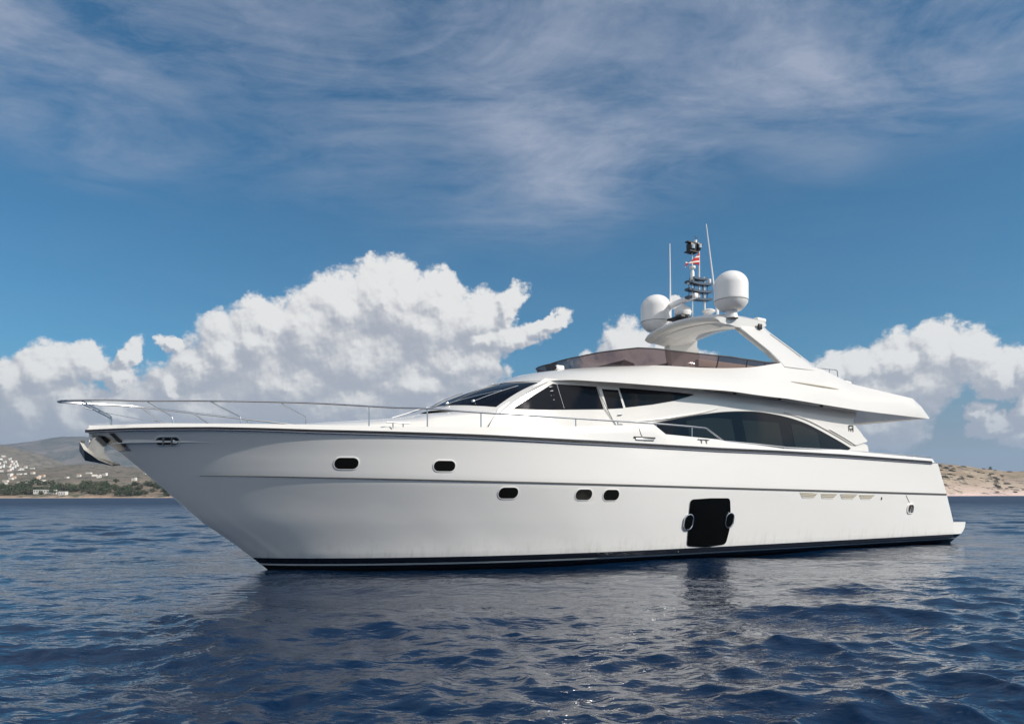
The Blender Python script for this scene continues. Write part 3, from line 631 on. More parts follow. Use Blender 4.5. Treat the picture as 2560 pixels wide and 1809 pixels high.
sh.grid([[b for b in Bi], [Vector((b.x, max(b.y - .05, 0), b.z + .015)) for b in Bi], [Vector((b.x, max(b.y - .5, 0), b.z + .03)) for b in Bi], [Vector((b.x, 0, b.z + .05)) for b in Bi]])
# coaming inner wall and cockpit floor
ci = [Vector((t[0] - (.12 if i < 8 else 0), max(t[1] - .13, 0), t[2] - .005)) for i, t in enumerate(Td)]
sh.grid([[Vector(t) for t in Td], ci, [Vector((c.x, c.y, min(4.16, c.z - .02))) for c in ci], [Vector((c.x, 0, min(4.16, c.z - .02))) for c in ci]])
sh.mirror()
fly = part(sh, 'flybridge', M_white, angle=30)
# recessed groove moulding on the side, soffit lights
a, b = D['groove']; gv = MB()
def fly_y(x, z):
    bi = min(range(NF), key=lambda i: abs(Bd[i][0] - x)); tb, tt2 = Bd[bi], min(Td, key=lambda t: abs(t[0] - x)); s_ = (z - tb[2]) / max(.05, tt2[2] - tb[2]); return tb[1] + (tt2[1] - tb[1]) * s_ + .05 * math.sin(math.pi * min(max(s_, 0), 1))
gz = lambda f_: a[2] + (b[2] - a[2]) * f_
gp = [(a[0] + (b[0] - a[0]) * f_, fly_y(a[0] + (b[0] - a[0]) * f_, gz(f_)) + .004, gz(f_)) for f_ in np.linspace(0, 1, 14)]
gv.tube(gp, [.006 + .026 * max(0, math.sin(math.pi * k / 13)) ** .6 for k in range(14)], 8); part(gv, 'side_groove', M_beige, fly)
for x in (-10.9, -12.6, -14.3):
    dl = MB(); dl.lathe([(0, -.012), (.035, -.012), (.045, 0), (.045, .03)], (x, 2.55, 4.03 + (0 if x > -12 else (-12 - x) * -.045)), 14); part(dl, 'soffit_light', M_dkgrey, fly)
# aft rail and liferaft on the flybridge
fr_ = D['flyrail']; ar = MB(); ar.tube([(-14.6, 2.18, 5.07), fr_[0], (fr_[1][0] + .04, 2.2, fr_[1][2]), (fr_[1][0], 2.2, fr_[1][2] - .04), (fr_[2][0], 2.2, fr_[2][2])], .016); ar.tube([fr_[3], (fr_[4][0], 2.2, fr_[4][2] - .1)], .013); part(ar, 'flybridge_aft_rail', M_chrome)
lr = MB(); lr.box((-15.95, 2.05, 4.76), (.45, .35, .16), bev=.06, seg=3); part(lr, 'liferaft_canister', M_white2)
lr = MB(); lr.tube([(-15.75, 2.22, 4.74), (-15.80, 2.22, 4.85), (-16.2, 2.24, 4.82), (-16.3, 2.25, 4.72)], .012); part(lr, 'grab_rail', M_chrome)

# flybridge wind deflector
hz = lambda i: float(np.interp(i, [0, 10, 15, 25, 40, 47, 55, 60, 65], [.22, .27, .33, .41, .33, .285, .18, .09, .0]))
IW = 65
bas = [Vector((t[0] - .03, max(t[1] - .03, 0), t[2] - .01)) for t in Td[:IW + 1]]
def outdir(i):
    a_, b_ = bas[max(i - 1, 0)], bas[min(i + 1, IW)]; d = (b_ - a_); n = Vector((-d.y, d.x, 0)) * -1
    if i == 0: n = Vector((1, 0, 0))
    n = n.normalized(); return n if n.x * .3 + n.y >= 0 else -n
topc = [bas[i] + Vector((0, 0, hz(i) + .01)) + outdir(i) * (.33 * hz(i)) for i in range(IW + 1)]
wd = MB(); wd.grid([[bas[i].lerp(topc[i], s_) for i in range(IW + 1)] for s_ in np.linspace(0, 1, 5)]); wd.mirror()
wdo = part(wd, 'wind_deflector', M_tint)
trl = MB(); full = [Vector((p.x, -p.y, p.z)) for p in topc[::-1]] + topc[1:]; trl.tube(full, .017, 8); part(trl, 'top_rail', M_seat, wdo)
for i in (44, 53, 60):
    for sg in (1, -1):
        po = MB(); A_, B_ = bas[i].copy(), topc[i].copy(); A_.y *= sg; B_.y *= sg; po.tube([A_, B_], .017, 8); part(po, 'post', M_seat, wdo)
for sg in (1, -1):
    fc = MB(); fc.grid([[Vector((bas[i].x, sg * bas[i].y, bas[i].z)).lerp(Vector((topc[i].x, sg * topc[i].y, topc[i].z)), s_) + Vector((.004, sg * .004, 0)) for i in (0, 1, 2, 3)] for s_ in (0, .5, 1)]); part(fc, 'front_corner_panel', M_seat, wdo)
# flybridge furniture seen through the deflector
cn = MB(); cn.prism([(-8.9, 4.17), (-8.2, 4.17), (-8.15, 4.55), (-8.45, 4.86), (-8.75, 4.80), (-8.9, 4.5)], -.1, 1.25); part(cn, 'helm_console', M_seat)
for y_ in (.35, .95):
    se = MB(); se.box((-9.7, y_, 4.48), (.5, .5, .14), bev=.05); se.box((-9.98, y_, 4.74), (.14, .5, .42), Matrix.Rotation(R(-12), 3, 'Y'), bev=.05); se.tube([(-9.72, y_, 4.16), (-9.72, y_, 4.42)], .05)
    part(se, 'helm_seat', M_seat)
sw_ = MB(); ring = [(-9.0 + .10 * math.sin(t), .65 + .18 * math.cos(t), 4.72 + .15 * math.sin(t)) for t in np.linspace(0, 2 * math.pi, 20)]; sw_.tube(ring, .014, 6); sw_.tube([(-8.85, .65, 4.66), (-9.0, .65, 4.72)], .02); part(sw_, 'steering_wheel', M_black)
sf_ = MB(); sf_.box((-11.6, 1.45, 4.36), (2.6, .6, .36), bev=.06); sf_.box((-11.6, 1.84, 4.72), (2.6, .16, .50), bev=.06); part(sf_, 'lounge_sofa', M_cream)
sf_ = MB(); sf_.box((-10.9, -1.4, 4.36), (2.6, .7, .36), bev=.06); sf_.box((-11.2, -1.9, 4.70), (3.0, .18, .50), bev=.06); part(sf_, 'lounge_sofa', M_cream)
bar_ = MB(); bar_.box((-12.35, -.2, 4.62), (.7, 2.2, .92), bev=.06); bar_.box((-12.35, -.2, 5.09), (.78, 2.3, .04), bev=.015); part(bar_, 'wet_bar', M_white2)
tb = MB(); tb.box((-11.4, .75, 4.62), (1.0, .6, .04), bev=.015); tb.tube([(-11.4, .75, 4.16), (-11.4, .75, 4.6)], .05); part(tb, 'lounge_table', M_white2)
gr = MB()
for y_ in (.2, 1.1): gr.tube(catmull([(-10.3, y_, 4.7), (-10.7, y_ + .1, 5.0), (-11.3, y_ + .2, 4.85), (-11.6, y_ + .2, 4.7)], 6), .012, 6)
part(gr, 'seat_grab_rail', M_chrome)

# ---- radar arch: beam across, two raked legs
ab_ = MB(); rows = []
sec = [(-11.42, 6.17), (-11.40, 6.23), (-11.46, 6.30), (-11.7, 6.365), (-12.1, 6.40), (-12.6, 6.41), (-13.05, 6.40), (-13.36, 6.375), (-13.40, 6.30), (-13.25, 6.18), (-12.9, 6.10), (-12.42, 6.03), (-12.36, 6.035), (-12.30, 6.07), (-11.75, 6.12), (-11.68, 6.10), (-11.5, 6.125)]
for v in np.linspace(-1.46, 1.46, 33):
    cam_ = .17 * (1 - (v / 1.46) ** 2); e_ = abs(v) / 1.46; dr = .0 if e_ < .93 else -(e_ - .93) / .07 * .05
    fx = -.10 * (e_ ** 4)
    rows.append([(x + (fx if x > -12 else 0), v, z + cam_ + (dr if z > 6.2 else 0)) for x, z in sec])
ab_.grid(rows, close_u=True); ab_.add(rows[0], [tuple(range(len(sec)))]); ab_.add(rows[-1], [tuple(range(len(sec)))])
arch = part(ab_, 'radar_arch', M_white, angle=32)
rc = MB(); rc.grid([[(x, v, z + .17 * (1 - (v / 1.46) ** 2) - .003) for v in np.linspace(-.9, .9, 16)] for x, z in ((-11.80, 6.115), (-12.25, 6.072))]); part(rc, 'underside_panel', M_white2, arch)
lf = lerp_tab([(6.33, -12.25), (6.03, -12.32), (5.72, -12.6), (5.39, -12.907), (5.2, -13.0), (5.06, -13.06), (4.9, -13.1)])
lb = lerp_tab([(6.33, -13.40), (6.17, -13.47), (5.57, -14.13), (5.03, -14.67), (4.9, -14.85)])
for sg in (1, -1):
    lg = MB(); rows = []
    for z in np.linspace(4.95, 6.33, 24):
        vo = 2.215 - (z - 5.07) * .73 if z < 6.05 else 2.215 - .98 * .73 - (z - 6.05) * .55; x0, x1 = lf(z), lb(z); th = .22
        sect = [(x0 - .03, vo), (x0, vo - .03), (x0 - .015, vo - th + .03), (x0 - .05, vo - th), (x1 + .05, vo - th), (x1, vo - th + .04), (x1, vo - .05), (x1 + .06, vo)]
        mid = [(x0 + (x1 - x0) * q, vo + .02 * math.sin(math.pi * q)) for q in (.75, .5, .25)]
        sect += mid; rows.append([(x, sg * v, z) for x, v in sect])
    lg.grid(rows, close_u=True); lg.add(rows[-1], [tuple(range(len(sect)))]); part(lg, 'arch_leg', M_white, arch, angle=32)
    sl_ = MB(); sl_.tube([(lb(z) + .22, sg * (2.235 - (z - 5.07) * .73), z) for z in np.linspace(5.35, 6.0, 10)], .007, 6); part(sl_, 'leg_seam', M_seam, arch)
nl = MB(); nl.box((-13.05, 1.53, 6.17), (.16, .06, .16), bev=.03, seg=3); part(nl, 'side_light', M_black)
hb = MB(); hb.box((-13.25, 1.27, 6.40), (.38, .35, .13), bev=.05, seg=3); part(hb, 'horn_housing', M_white2)
# radomes
def radome(x, y, z, r, k):
    d_ = MB(); prof = [(r * math.sin(R(a_)), z + k * (1.30 - .45) + k * .45 * math.cos(R(a_))) for a_ in range(0, 91, 6)] + [(r * 1.0, z + k * .42), (r * 1.01, z + k * .36), (r * 1.0, z + k * .345)]
    d_.lathe(prof, (x, y, 0), 40); dm = part(d_, 'radome', M_radome)
    bs_ = MB(); bs_.lathe([(r * .985, z + k * .345), (r * .97, z + k * .29), (r * .80, z + k * .16), (r * .62, z + k * .075), (r * .42, z + k * .05), (.16, z + k * .05), (.155, z), (.19, z - .16)], (x, y, 0), 40); part(bs_, 'base', M_radome, dm)
    sm_ = MB(); sm_.lathe([(r * .99, z + k * .352), (r * 1.013, z + k * .356), (r * 1.013, z + k * .346), (r * .99, z + k * .342)], (x, y, 0), 40); part(sm_, 'rim_seam', M_seam, dm)
radome(-12.0, 1.45, 6.44, .452, .86); radome(-11.95, -1.45, 6.46, .46, .88)
bb = MB(); bb.tube([(-12.05, -1.1, 6.42), (-12.0, -1.3, 6.48), (-11.95, -1.4, 6.62)], .10, 10); part(bb, 'radome_bracket', M_white2)
# open-array radar scanner
rs = MB(); rs.lathe([(0, 6.72), (.14, 6.72), (.22, 6.76), (.255, 6.86), (.24, 6.96), (.18, 7.02), (.08, 7.04), (.06, 7.12), (0, 7.12)], (-12.05, -.42, 0), 28); sc_ = part(rs, 'radar_scanner', M_radome)
rot_ = Matrix.Rotation(R(82), 3, 'Z'); rb = MB(); rb.box((-12.05, -.42, 7.20), (1.30, .15, .14), rot_, bev=.03, seg=3); part(rb, 'scanner_bar', M_radome, sc_)
pl = MB(); pl.box((-12.05, -.42, 6.66), (.7, .6, .07), bev=.02); part(pl, 'mounting_plate', M_black, sc_)
# mast with spreaders, instruments and lights
ms = MB(); ms.tube([(-12.52, 0, 6.5), (-12.50, 0, 7.1), (-12.48, 0, 7.85)], .03, 8); mast = part(ms, 'signal_mast', M_pole)
for a_, b_, r_ in (((-12.02, 0, 6.6), (-12.01, 0, 8.62), .013), ((-12.29, .0, 7.2), (-12.28, 0, 8.66), .018)):
    q = MB(); q.tube([a_, b_], r_ * 1.35, 8); part(q, 'pole', M_pole, mast)
for k, z in enumerate((7.14, 7.36, 7.58, 7.72)):
    q = MB(); w_ = .38 if k < 3 else .22; rows = []
    for u in np.linspace(-1, 1, 13): rows.append([(-12.27 + u * .46 * (1 if k < 3 else .6), sgn * .10, z + .035 * abs(u) ** 1.5 * (1 if k < 3 else .6) + (u * -.02) + dz) for sgn, dz in ((1, 0), (1, .06), (-1, .06), (-1, 0))])
    q.grid(rows, close_u=True); q.add(rows[0], [(0, 1, 2, 3)]); q.add(rows[-1], [(0, 1, 2, 3)]); part(q, 'spreader', M_navy, mast)
for x in (-11.88, -12.1, -12.42, -12.62):
    q = MB(); q.tube([(x, 0, 7.16), (x, 0, 7.66)], .012, 6); part(q, 'spreader_strut', M_navy, mast)
for x, z, r_ in ((-12.70, 7.78, .05), (-11.86, 7.62, .04), (-12.5, 7.78, .035)):
    q = MB(); q.lathe([(0, z - .08), (r_ * .8, z - .08), (r_, z - .03), (r_, z + .04), (0, z + .06)], (x, 0, 0), 14); part(q, 'antenna_cap', M_radome, mast)
q = MB(); q.lathe([(.03, 7.66), (.06, 7.70), (.055, 7.92), (.03, 7.98), (.09, 8.03), (.09, 8.09), (0, 8.11)], (-12.02, 0, 0), 16); part(q, 'sensor_head', M_radome, mast)
q = MB(); q.box((-11.98, 0, 8.62), (.22, .20, .22), bev=.02); q.box((-12.22, 0, 8.68), (.12, .16, .24), bev=.02); q.box((-12.08, 0, 8.76), (.58, .14, .03)); q.box((-11.98, 0, 8.49), (.34, .24, .03)); lc = part(q, 'light_cluster', M_black, mast)
for x, z in ((-11.95, 8.62), (-12.22, 8.68)):
    q = MB(); q.lathe([(0, z - .06), (.055, z - .06), (.055, z + .05), (0, z + .05)], (x, .10, 0), 12); part(q, 'lamp_lens', M_chrome, mast)
q = MB(); q.lathe([(0, 8.77), (.05, 8.77), (.05, 8.86), (0, 8.88)], (-12.14, 0, 0), 12); part(q, 'anchor_light', M_radome, mast)
q = MB(); q.tube([(-12.15, 0, 8.86), (-12.15, 0, 8.98)], .006, 6); q.tube([(-12.05, 0, 8.96), (-12.25, 0, 8.95)], .006, 6); part(q, 'wind_vane', M_black, mast)
gp = MB(); gp.lathe([(0, 6.80), (.10, 6.80), (.18, 6.84), (.19, 6.88), (.12, 6.92), (0, 6.94)], (-12.62, .05, 0), 24); gp.tube([(-12.62, .05, 6.5), (-12.62, .05, 6.8)], .05, 10); part(gp, 'satellite_compass', M_radome)
# whip antennas
for (x, y, z0), (x1, y1, z1) in ((D['whip'][0], D['whip'][1]), (D['whip'][2], D['whip'][3])):
    q = MB(); n_ = 10; q.tube([(x + (x1 - x) * k / n_, y, z0 + (z1 - z0) * k / n_) for k in range(n_ + 1)], [.030 - .016 * k / n_ for k in range(n_ + 1)], 8); wa = part(q, 'whip_antenna', M_radome)
    q = MB(); q.tube([(x, y, z0 - .1), (x, y, z0 + .22)], .035, 10); part(q, 'antenna_base', M_radome, wa)

# ---- rails
RR = .019
def chain(pts, n=6): return catmull(pts, n)
pr = MB(); rl = D['rail']
main = [(3.44, 0, 3.185), (3.40, .10, 3.19), (3.2, .22, 3.2), (2.7, .37, 3.22)] + [tuple(p) for p in rl[0:8]]
main = chain(main) + [tuple(rl[8]), (-9.40, 3.01, 3.072), (-9.47, 3.01, 3.05), (-10.0, 3.01, 2.79)] + [tuple(p) for p in rl[11:]]
pr.tube(main, RR, 8); pr.tube([(x, -y, z) for x, y, z in main if x > -9.4], RR, 8)
rail = part(pr, 'bow_rail', M_chrome)
mid = []
for sg in (1, -1):
    q = MB(); q.tube(chain([(3.05, sg * .13, 3.12), (2.4, sg * .42, 3.03), (1.7, sg * .80, 2.98), (.7, sg * 1.30, 2.95), (-.4, sg * 1.74, 2.86)]), .011, 6)
    if sg < 0: part(q, 'mid_rail', M_chrome, rail)
for key in ('st_bow', 'st1', 'st2', 'st3'):
    a_, b_, c_ = [Vector(p) for p in D[key]]
    if key == 'st_bow': a_.y = .2; a_.z = 3.2
    for sg in (1, -1):
        P_ = [a_, a_.lerp(b_, .6), b_.lerp(a_, .08), b_.lerp(c_, .25), c_ - Vector((0, 0, .06))]; q = MB(); q.tube(chain([(p.x, sg * p.y, p.z) for p in P_], 4), .0135, 7); part(q, 'stanchion', M_chrome, rail)
railz = lerp_tab([(p[0], p[2]) for p in main]); 
for x, y, z in D['stv']:
    for sg in (1, -1):
        q = MB(); q.tube([(x, sg * y, bul_z(x) - .12 if x > -9 else z), (x, sg * y, railz(x))], .0135, 7); part(q, 'stanchion', M_chrome, rail)
for x in (-10.05, -11.2, -12.2, -13.2, -14.3, -15.4, -16.6, -17.8):
    q = MB(); y = max(beam_sheer(x) - .12, 0); q.tube([(x, y, bul_z(x) - .03), (x, y, railz(x))], .010, 6); part(q, 'stanchion', M_chrome, rail)
# stern deck fittings behind the rail
for x in (-17.2, -17.9, -18.4):
    q = MB(); q.box((x, 2.75, bul_z(x) + .015), (.22, .10, .05), bev=.015); q.tube([(x - .1, 2.75, bul_z(x) + .05), (x + .1, 2.75, bul_z(x) + .05)], .012, 6); part(q, 'stern_fitting', M_steel)
# cleats and fairing plates on the bulwark
def cleat(x, w):
    y = beam_sheer(x) - .05; z = bul_z(x) - .02 if x > -7 else None
    z = {True: bul_z(x)}.get(x > -7, sheer_z(x) + .17); q = MB(); y = y if x > -7 else beam_sheer(x) - .03
    q.tube([(x - w / 2, y, z + .07), (x + w / 2, y, z + .07)], .013, 8)
    for d__ in (-w * .22, w * .22): q.tube([(x + d__, y, z - .03), (x + d__, y, z + .07)], .012, 8)
    part(q, 'mooring_cleat', M_steel)
cleat(-2.0, .46); cleat(-9.27, .36)
q = MB(); q.box((-7.45, beam_sheer(-7.45) - .015, 2.765), (.60, .05, .035), bev=.01); lv = part(q, 'deck_vent', M_dkgrey)
q = MB(); q.box((-7.45, beam_sheer(-7.45) - .02, 2.72), (.52, .05, .05), bev=.008); part(q, 'vent_grille', M_steel, lv)
x, y, z = D['lantern'][0]; q = MB(); q.tube(chain([(x + .08, y, z + .06), (x - .02, y + .02, z + .06), (x - .09, y + .02, z + .0), (x - .05, y + .02, z - .06)]), .014, 7); q.box((x + .0, y + .02, z), (.08, .03, .05), bev=.01); part(q, 'rail_bracket', M_steel)
# roof horn forward of the deflector
q = MB(); q.box((-6.93, .62, 4.62), (.24, .12, .12), bev=.035, seg=3); ho = part(q, 'roof_camera', M_white2); q = MB(); q.lathe([(0, 0), (.045, 0), (.045, .02), (0, .02)], (-6.82, .62, 4.62), 14, Matrix.Rotation(R(90), 3, 'Y')); part(q, 'lens', M_black, ho)
# ---- stem fitting and anchor
sp_ = MB(); q = [(2.93, 2.60), (2.70, 2.60), (2.36, 2.40), (2.30, 2.34), (2.52, 2.345), (2.80, 2.53)]
sp_.prism(q, lambda x, z: hull_y(x, z) + .012, lambda x, z: hull_y(x, z) - .02); sp_.mirror(); stem = part(sp_, 'stem_plate', M_chrome)
sp_ = MB(); sp_.prism([(2.66, 2.64), (2.58, 2.64), (2.36, 2.41), (2.42, 2.40)], lambda x, z: hull_y(x, z) + .022, lambda x, z: hull_y(x, z)); part(sp_, 'recess_edge', M_dkgrey, stem)
an = MB()
# shank: bent bar running out of the hawse pipe
an.grid([[(x, y, z) for y, z in ((w_, z0), (w_, z1), (-w_, z1), (-w_, z0))] for x, z0, z1, w_ in ((2.36, 2.33, 2.43, .035), (2.50, 2.36, 2.47, .035), (2.62, 2.37, 2.50, .035), (2.72, 2.33, 2.50, .032), (2.80, 2.25, 2.42, .03), (2.86, 2.20, 2.34, .03))], close_u=True)
anc = part(an, 'anchor', M_steel)
fl_ = MB()                               # plough-shaped fluke with upturned sides, hollow above
for sg in (1, -1):
    A3 = [(2.48, 0, 2.10), (2.75, 0, 2.15), (2.98, 0, 2.22), (3.07, 0, 2.34)]
    B3 = [(2.60, sg * .10, 2.085), (2.80, sg * .24, 2.19), (3.00, sg * .30, 2.36), (3.08, sg * .26, 2.48)]
    C3 = [(2.60, sg * .12, 2.065), (2.82, sg * .27, 2.15), (3.05, sg * .33, 2.33), (3.115, sg * .28, 2.47)]
    D3 = [(2.47, 0, 2.075), (2.76, 0, 2.10), (3.03, 0, 2.15), (3.12, 0, 2.32)]
    fl_.grid([A3, B3, C3, D3], close_v=True)
part(fl_, 'fluke', M_galv, anc, angle=25)
fl_ = MB(); fl_.prism([(2.95, 2.20), (2.78, 2.17), (2.58, 2.11), (2.66, 2.20), (2.74, 2.30), (2.72, 2.44), (2.81, 2.58), (2.90, 2.56), (2.99, 2.36)], -.10, .10); part(fl_, 'crown', mat('anchor_casting', (.33, .32, .30), .4, .4, vary=(14, .15)), anc, angle=25)
fl_ = MB(); fl_.prism([(2.86, 2.56), (2.80, 2.60), (2.68, 2.45), (2.73, 2.42)], -.13, .13); part(fl_, 'shank_pin', M_black, anc, angle=25)
fl_ = MB(); fl_.tube([(3.085, -.28, 2.46), (3.06, -.12, 2.50), (3.05, 0, 2.51), (3.06, .12, 2.50), (3.085, .28, 2.46)], .026, 8); part(fl_, 'roll_bar', M_galv, anc)

# ---- ensign on the mast halyard: an object of its own
fg = MB(); rows = []
for j in range(9):
    s_ = j / 8; row = []
    for i in range(15):
        u = i / 14; row.append((.0 + u * .60, .05 * math.sin(u * 7 + s_ * 1.2) * u, .36 * (1 - s_) * (1 - .55 * u) - u * .34 * (1 - s_) - .02 * u * u))
    rows.append(row)
fg.grid(rows)
def flag_mat():
    m_ = bpy.data.materials.new('flag_cloth'); m_.use_nodes = True; t = NT(m_.node_tree); p = t.n['Principled BSDF']; o = t.node('ShaderNodeTexCoord').outputs['Object']
    s3 = t.node('ShaderNodeSeparateXYZ', {'Vector': o}); z = t.m('ADD', s3.outputs[2], t.m('MULTIPLY', s3.outputs[0], .25)); b = t.m('GREATER_THAN', t.m('FRACT', t.m('MULTIPLY', z, 7.5)), .68)
    t.put(p, 'Base Color', t.mix(b, (.45, .02, .03), (.72, .68, .60))); p.inputs['Roughness'].default_value = .8; return m_
fp = yacht.matrix_basis if False else (Matrix.Translation(Vector(YACHT_ORIGIN)) @ Matrix.Rotation(YAW, 4, 'Z')) @ Vector((-12.27, .03, 8.16))
fo = fg.build('flag', flag_mat()); fo.location = fp; fo.rotation_euler.z = YAW
sol = fo.modifiers.new('thickness', 'SOLIDIFY'); sol.thickness = .004
tag(fo, 'small red and white flag flying from the thin mast above the radar arch', 'flag')

# ---------------------------------------------------------------- the sea: wind waves as real geometry, finer towards the viewer
def water_material():
    m_ = bpy.data.materials.new('sea_water'); m_.use_nodes = True; t = NT(m_.node_tree); p = t.n['Principled BSDF']
    o = t.node('ShaderNodeTexCoord').outputs['Object']
    n0 = t.noise(o, .035, 3, .5)
    t.put(p, 'Base Color', t.mix(n0, (.0015, .0115, .037), (.003, .016, .045)))
    p.inputs['IOR'].default_value = 1.55; p.inputs['Specular IOR Level'].default_value = .5; p.inputs['Specular Tint'].default_value = (.94, .97, 1, 1)
    st = t.v('MULTIPLY', o, (.75, 1.5, 1))
    n1 = t.noise(st, 1.1, 4, .55, .4); n2 = t.noise(st, 4.2, 3, .5, .3)
    n3 = t.noise(st, 12.0, 2, .5, .2); n4 = t.noise(st, .38, 3, .55, .3)
    rid = t.m('SUBTRACT', 1, t.m('ABSOLUTE', t.m('SUBTRACT', t.m('MULTIPLY', t.noise(st, 2.1, 3, .5, .5), 2), 1)))
    dist = t.v('LENGTH', o, out=1); far = t.mr(dist, 25, 110, 0, 1)
    hgt = t.m('ADD', t.m('ADD', t.m('MULTIPLY', n1, t.m('ADD', .022, t.m('MULTIPLY', far, .10))), t.m('ADD', t.m('MULTIPLY', n2, .016), t.m('MULTIPLY', rid, .022))), t.m('ADD', t.m('MULTIPLY', n3, .005), t.m('MULTIPLY', n4, t.m('MULTIPLY', far, .55))))
    t.put(p, 'Roughness', t.mr(dist, 14, 170, .03, .46))          # ripples too fine to resolve far out
    b = t.node('ShaderNodeBump', {'Strength': 1.0, 'Distance': 1.0, 'Height': hgt}); t.put(p, 'Normal', b.outputs[0])
    return m_
rng = np.random.default_rng(11)
ang = np.r_[np.linspace(-180, -46, 60)[:-1], np.linspace(-46, 46, 1050), np.linspace(46, 180, 60)[1:]]
rad = [1.6]
while rad[-1] < 8800: rad.append(rad[-1] * (1.0062 if rad[-1] < 240 else 1.022))
rad = np.array(rad); A_, R_ = np.meshgrid(np.radians(ang), rad)
X = R_ * np.sin(A_); Y = R_ * np.cos(A_)
cell = np.maximum(np.gradient(rad)[:, None], np.abs(np.gradient(np.radians(ang)))[None, :] * R_)
Z = np.zeros_like(X); DX = np.zeros_like(X); DY = np.zeros_like(X)
NW = 130
# patches of calmer and rougher water
gust = .82 + .30 * np.sin(X * .11 + 1.3 * np.sin(Y * .07)) * np.sin(Y * .16 + .6 * np.sin(X * .09)) 
# short seas are damped close alongside the hull, rougher out in the open
bowp = np.array(YACHT_ORIGIN[:2]) - 4.5 * np.array([math.cos(YAW), math.sin(YAW)]); strn = np.array(YACHT_ORIGIN[:2]) - 17.5 * np.array([math.cos(YAW), math.sin(YAW)])
ab2 = strn - bowp; tq = np.clip(((X - bowp[0]) * ab2[0] + (Y - bowp[1]) * ab2[1]) / (ab2 @ ab2), 0, 1)
dh = np.hypot(X - bowp[0] - tq * ab2[0], Y - bowp[1] - tq * ab2[1]); sm_ = np.clip((dh - 5.0) / 8.0, 0, 1); lee = .38 + 1.22 * sm_ * sm_ * (3 - 2 * sm_)
for i in range(NW):
    lam = .17 * (5.0 / .17) ** ((i + rng.random()) / NW); k = 2 * math.pi / lam
    th = math.radians(-97 + rng.normal() * (30 if lam > 1.2 else 46)); slope = .0165 if lam < .8 else (.0128 if lam < 2.2 else .0078)
    amp = slope * 1.414 / k; ph = rng.random() * 6.283
    w_ = np.clip((lam / cell - 2.4) / 2.5, 0, 1)
    if w_.max() <= 0: continue
    f_ = k * (X * math.cos(th) + Y * math.sin(th)) + ph
    w_ = w_ * (gust if lam < 2 else 1) * (lee if lam < 3 else 1)
    Z += w_ * amp * np.cos(f_); q = 1.05
    DX -= w_ * q * amp * math.cos(th) * np.sin(f_); DY -= w_ * q * amp * math.sin(th) * np.sin(f_)
X2, Y2 = X + DX, Y + DY
nr, nc = X.shape
verts = np.stack([X2, Y2, Z], -1).reshape(-1, 3)
ii, jj = np.meshgrid(np.arange(nc - 1), np.arange(nr - 1)); a_ = (jj * nc + ii).ravel()
quads = np.stack([a_, a_ + 1, a_ + nc + 1, a_ + nc], -1)
me = bpy.data.meshes.new('sea'); me.vertices.add(len(verts)); me.vertices.foreach_set('co', verts.ravel().astype(np.float32))
me.loops.add(quads.size); me.loops.foreach_set('vertex_index', quads.ravel().astype(np.int32))
me.polygons.add(len(quads)); me.polygons.foreach_set('loop_start', np.arange(0, quads.size, 4, dtype=np.int32)); me.polygons.foreach_set('use_smooth', np.ones(len(quads), bool))
me.update(calc_edges=True); me.materials.append(water_material())
sea = bpy.data.objects.new('sea', me); COL.objects.link(sea); tag(sea, kind='structure')
# sea bed patch under the camera hole is not needed: the sheet starts 1.6 m from the viewer; close it
cap = MB(); n_ = 48; cap.add([(1.62 * math.sin(2 * math.pi * k / n_), 1.62 * math.cos(2 * math.pi * k / n_), -.02) for k in range(n_)], [tuple(range(n_))]); 
cpo = cap.build('sea', me.materials[0]); tag(cpo, kind='structure')

# ---------------------------------------------------------------- land
from mathutils import noise as mn
def fbm(x, y, s, o=5): return mn.fractal(Vector((x / s, y / s, 3.7)), 1.0, 2.0, o)
def ipl(v, tab): return float(np.interp(v, [t[0] for t in tab], [t[1] for t in tab]))
def z_left(x, y):
    ys = 900 + 9 * math.sin(x / 45) + 5 * math.sin(x / 17 + 1) + max(0, x + 380) * .9
    d = y - ys
    if d < -2: return -2.0
    z = ipl(d, [(-2, -2), (0, 0), (4, 1.8), (9, 3.2), (40, 6), (90, 12), (150, 20), (220, 29), (320, 41), (500, 55), (800, 72), (1000, 87), (1150, 80), (1500, 40), (2500, 30)])
    off = x + .592 * y
    fac = .74 + .26 * math.exp(-(off / 190) ** 2) if d > 150 else 1
    fac = 1 + (fac - 1) * min(1, max(0, (d - 150) / 500))
    z *= fac
    th = 190 * math.exp(-((x + 2130) / 300) ** 2 - ((y - 2950) / 520) ** 2)
    z = max(z, 0 if d < 0 else z) + th
    if d > 5: z += min(1, d / 120) * (fbm(x, y, 90) * 4.0 + fbm(x, y, 22, 3) * 1.2)
    if x > -330: z *= max(.15, 1 - (x + 330) / 900)
    return z
def z_right(x, y):
    ys = 1140 + 14 * math.sin(x / 60) + 5 * math.sin(x / 19)
    d = y - ys
    if d < -2: return -2.0
    z = ipl(d, [(-2, -2), (0, 0), (3, 1.6), (10, 5), (40, 17), (120, 37), (250, 58), (350, 66), (600, 60), (1200, 20)])
    lat = ipl(x / max(y, 1), [(.25, .0), (.42, .55), (.52, .92), (.575, 1.05), (.60, 1.0), (.645, .86), (.68, .77), (.72, .735), (.9, .6), (1.4, .3)])
    z *= lat
    if d > 5: z += min(1, d / 60) * (fbm(x, y, 60) * 2.2 + fbm(x, y, 14, 3) * .9)
    return z
def terrain(name, xs, ys, zf, m_):
    mb = MB(); mb.grid([[(x, y, zf(x, y)) for x in xs] for y in ys]); o = mb.build(name, m_, angle=180); tag(o, kind='structure'); return o
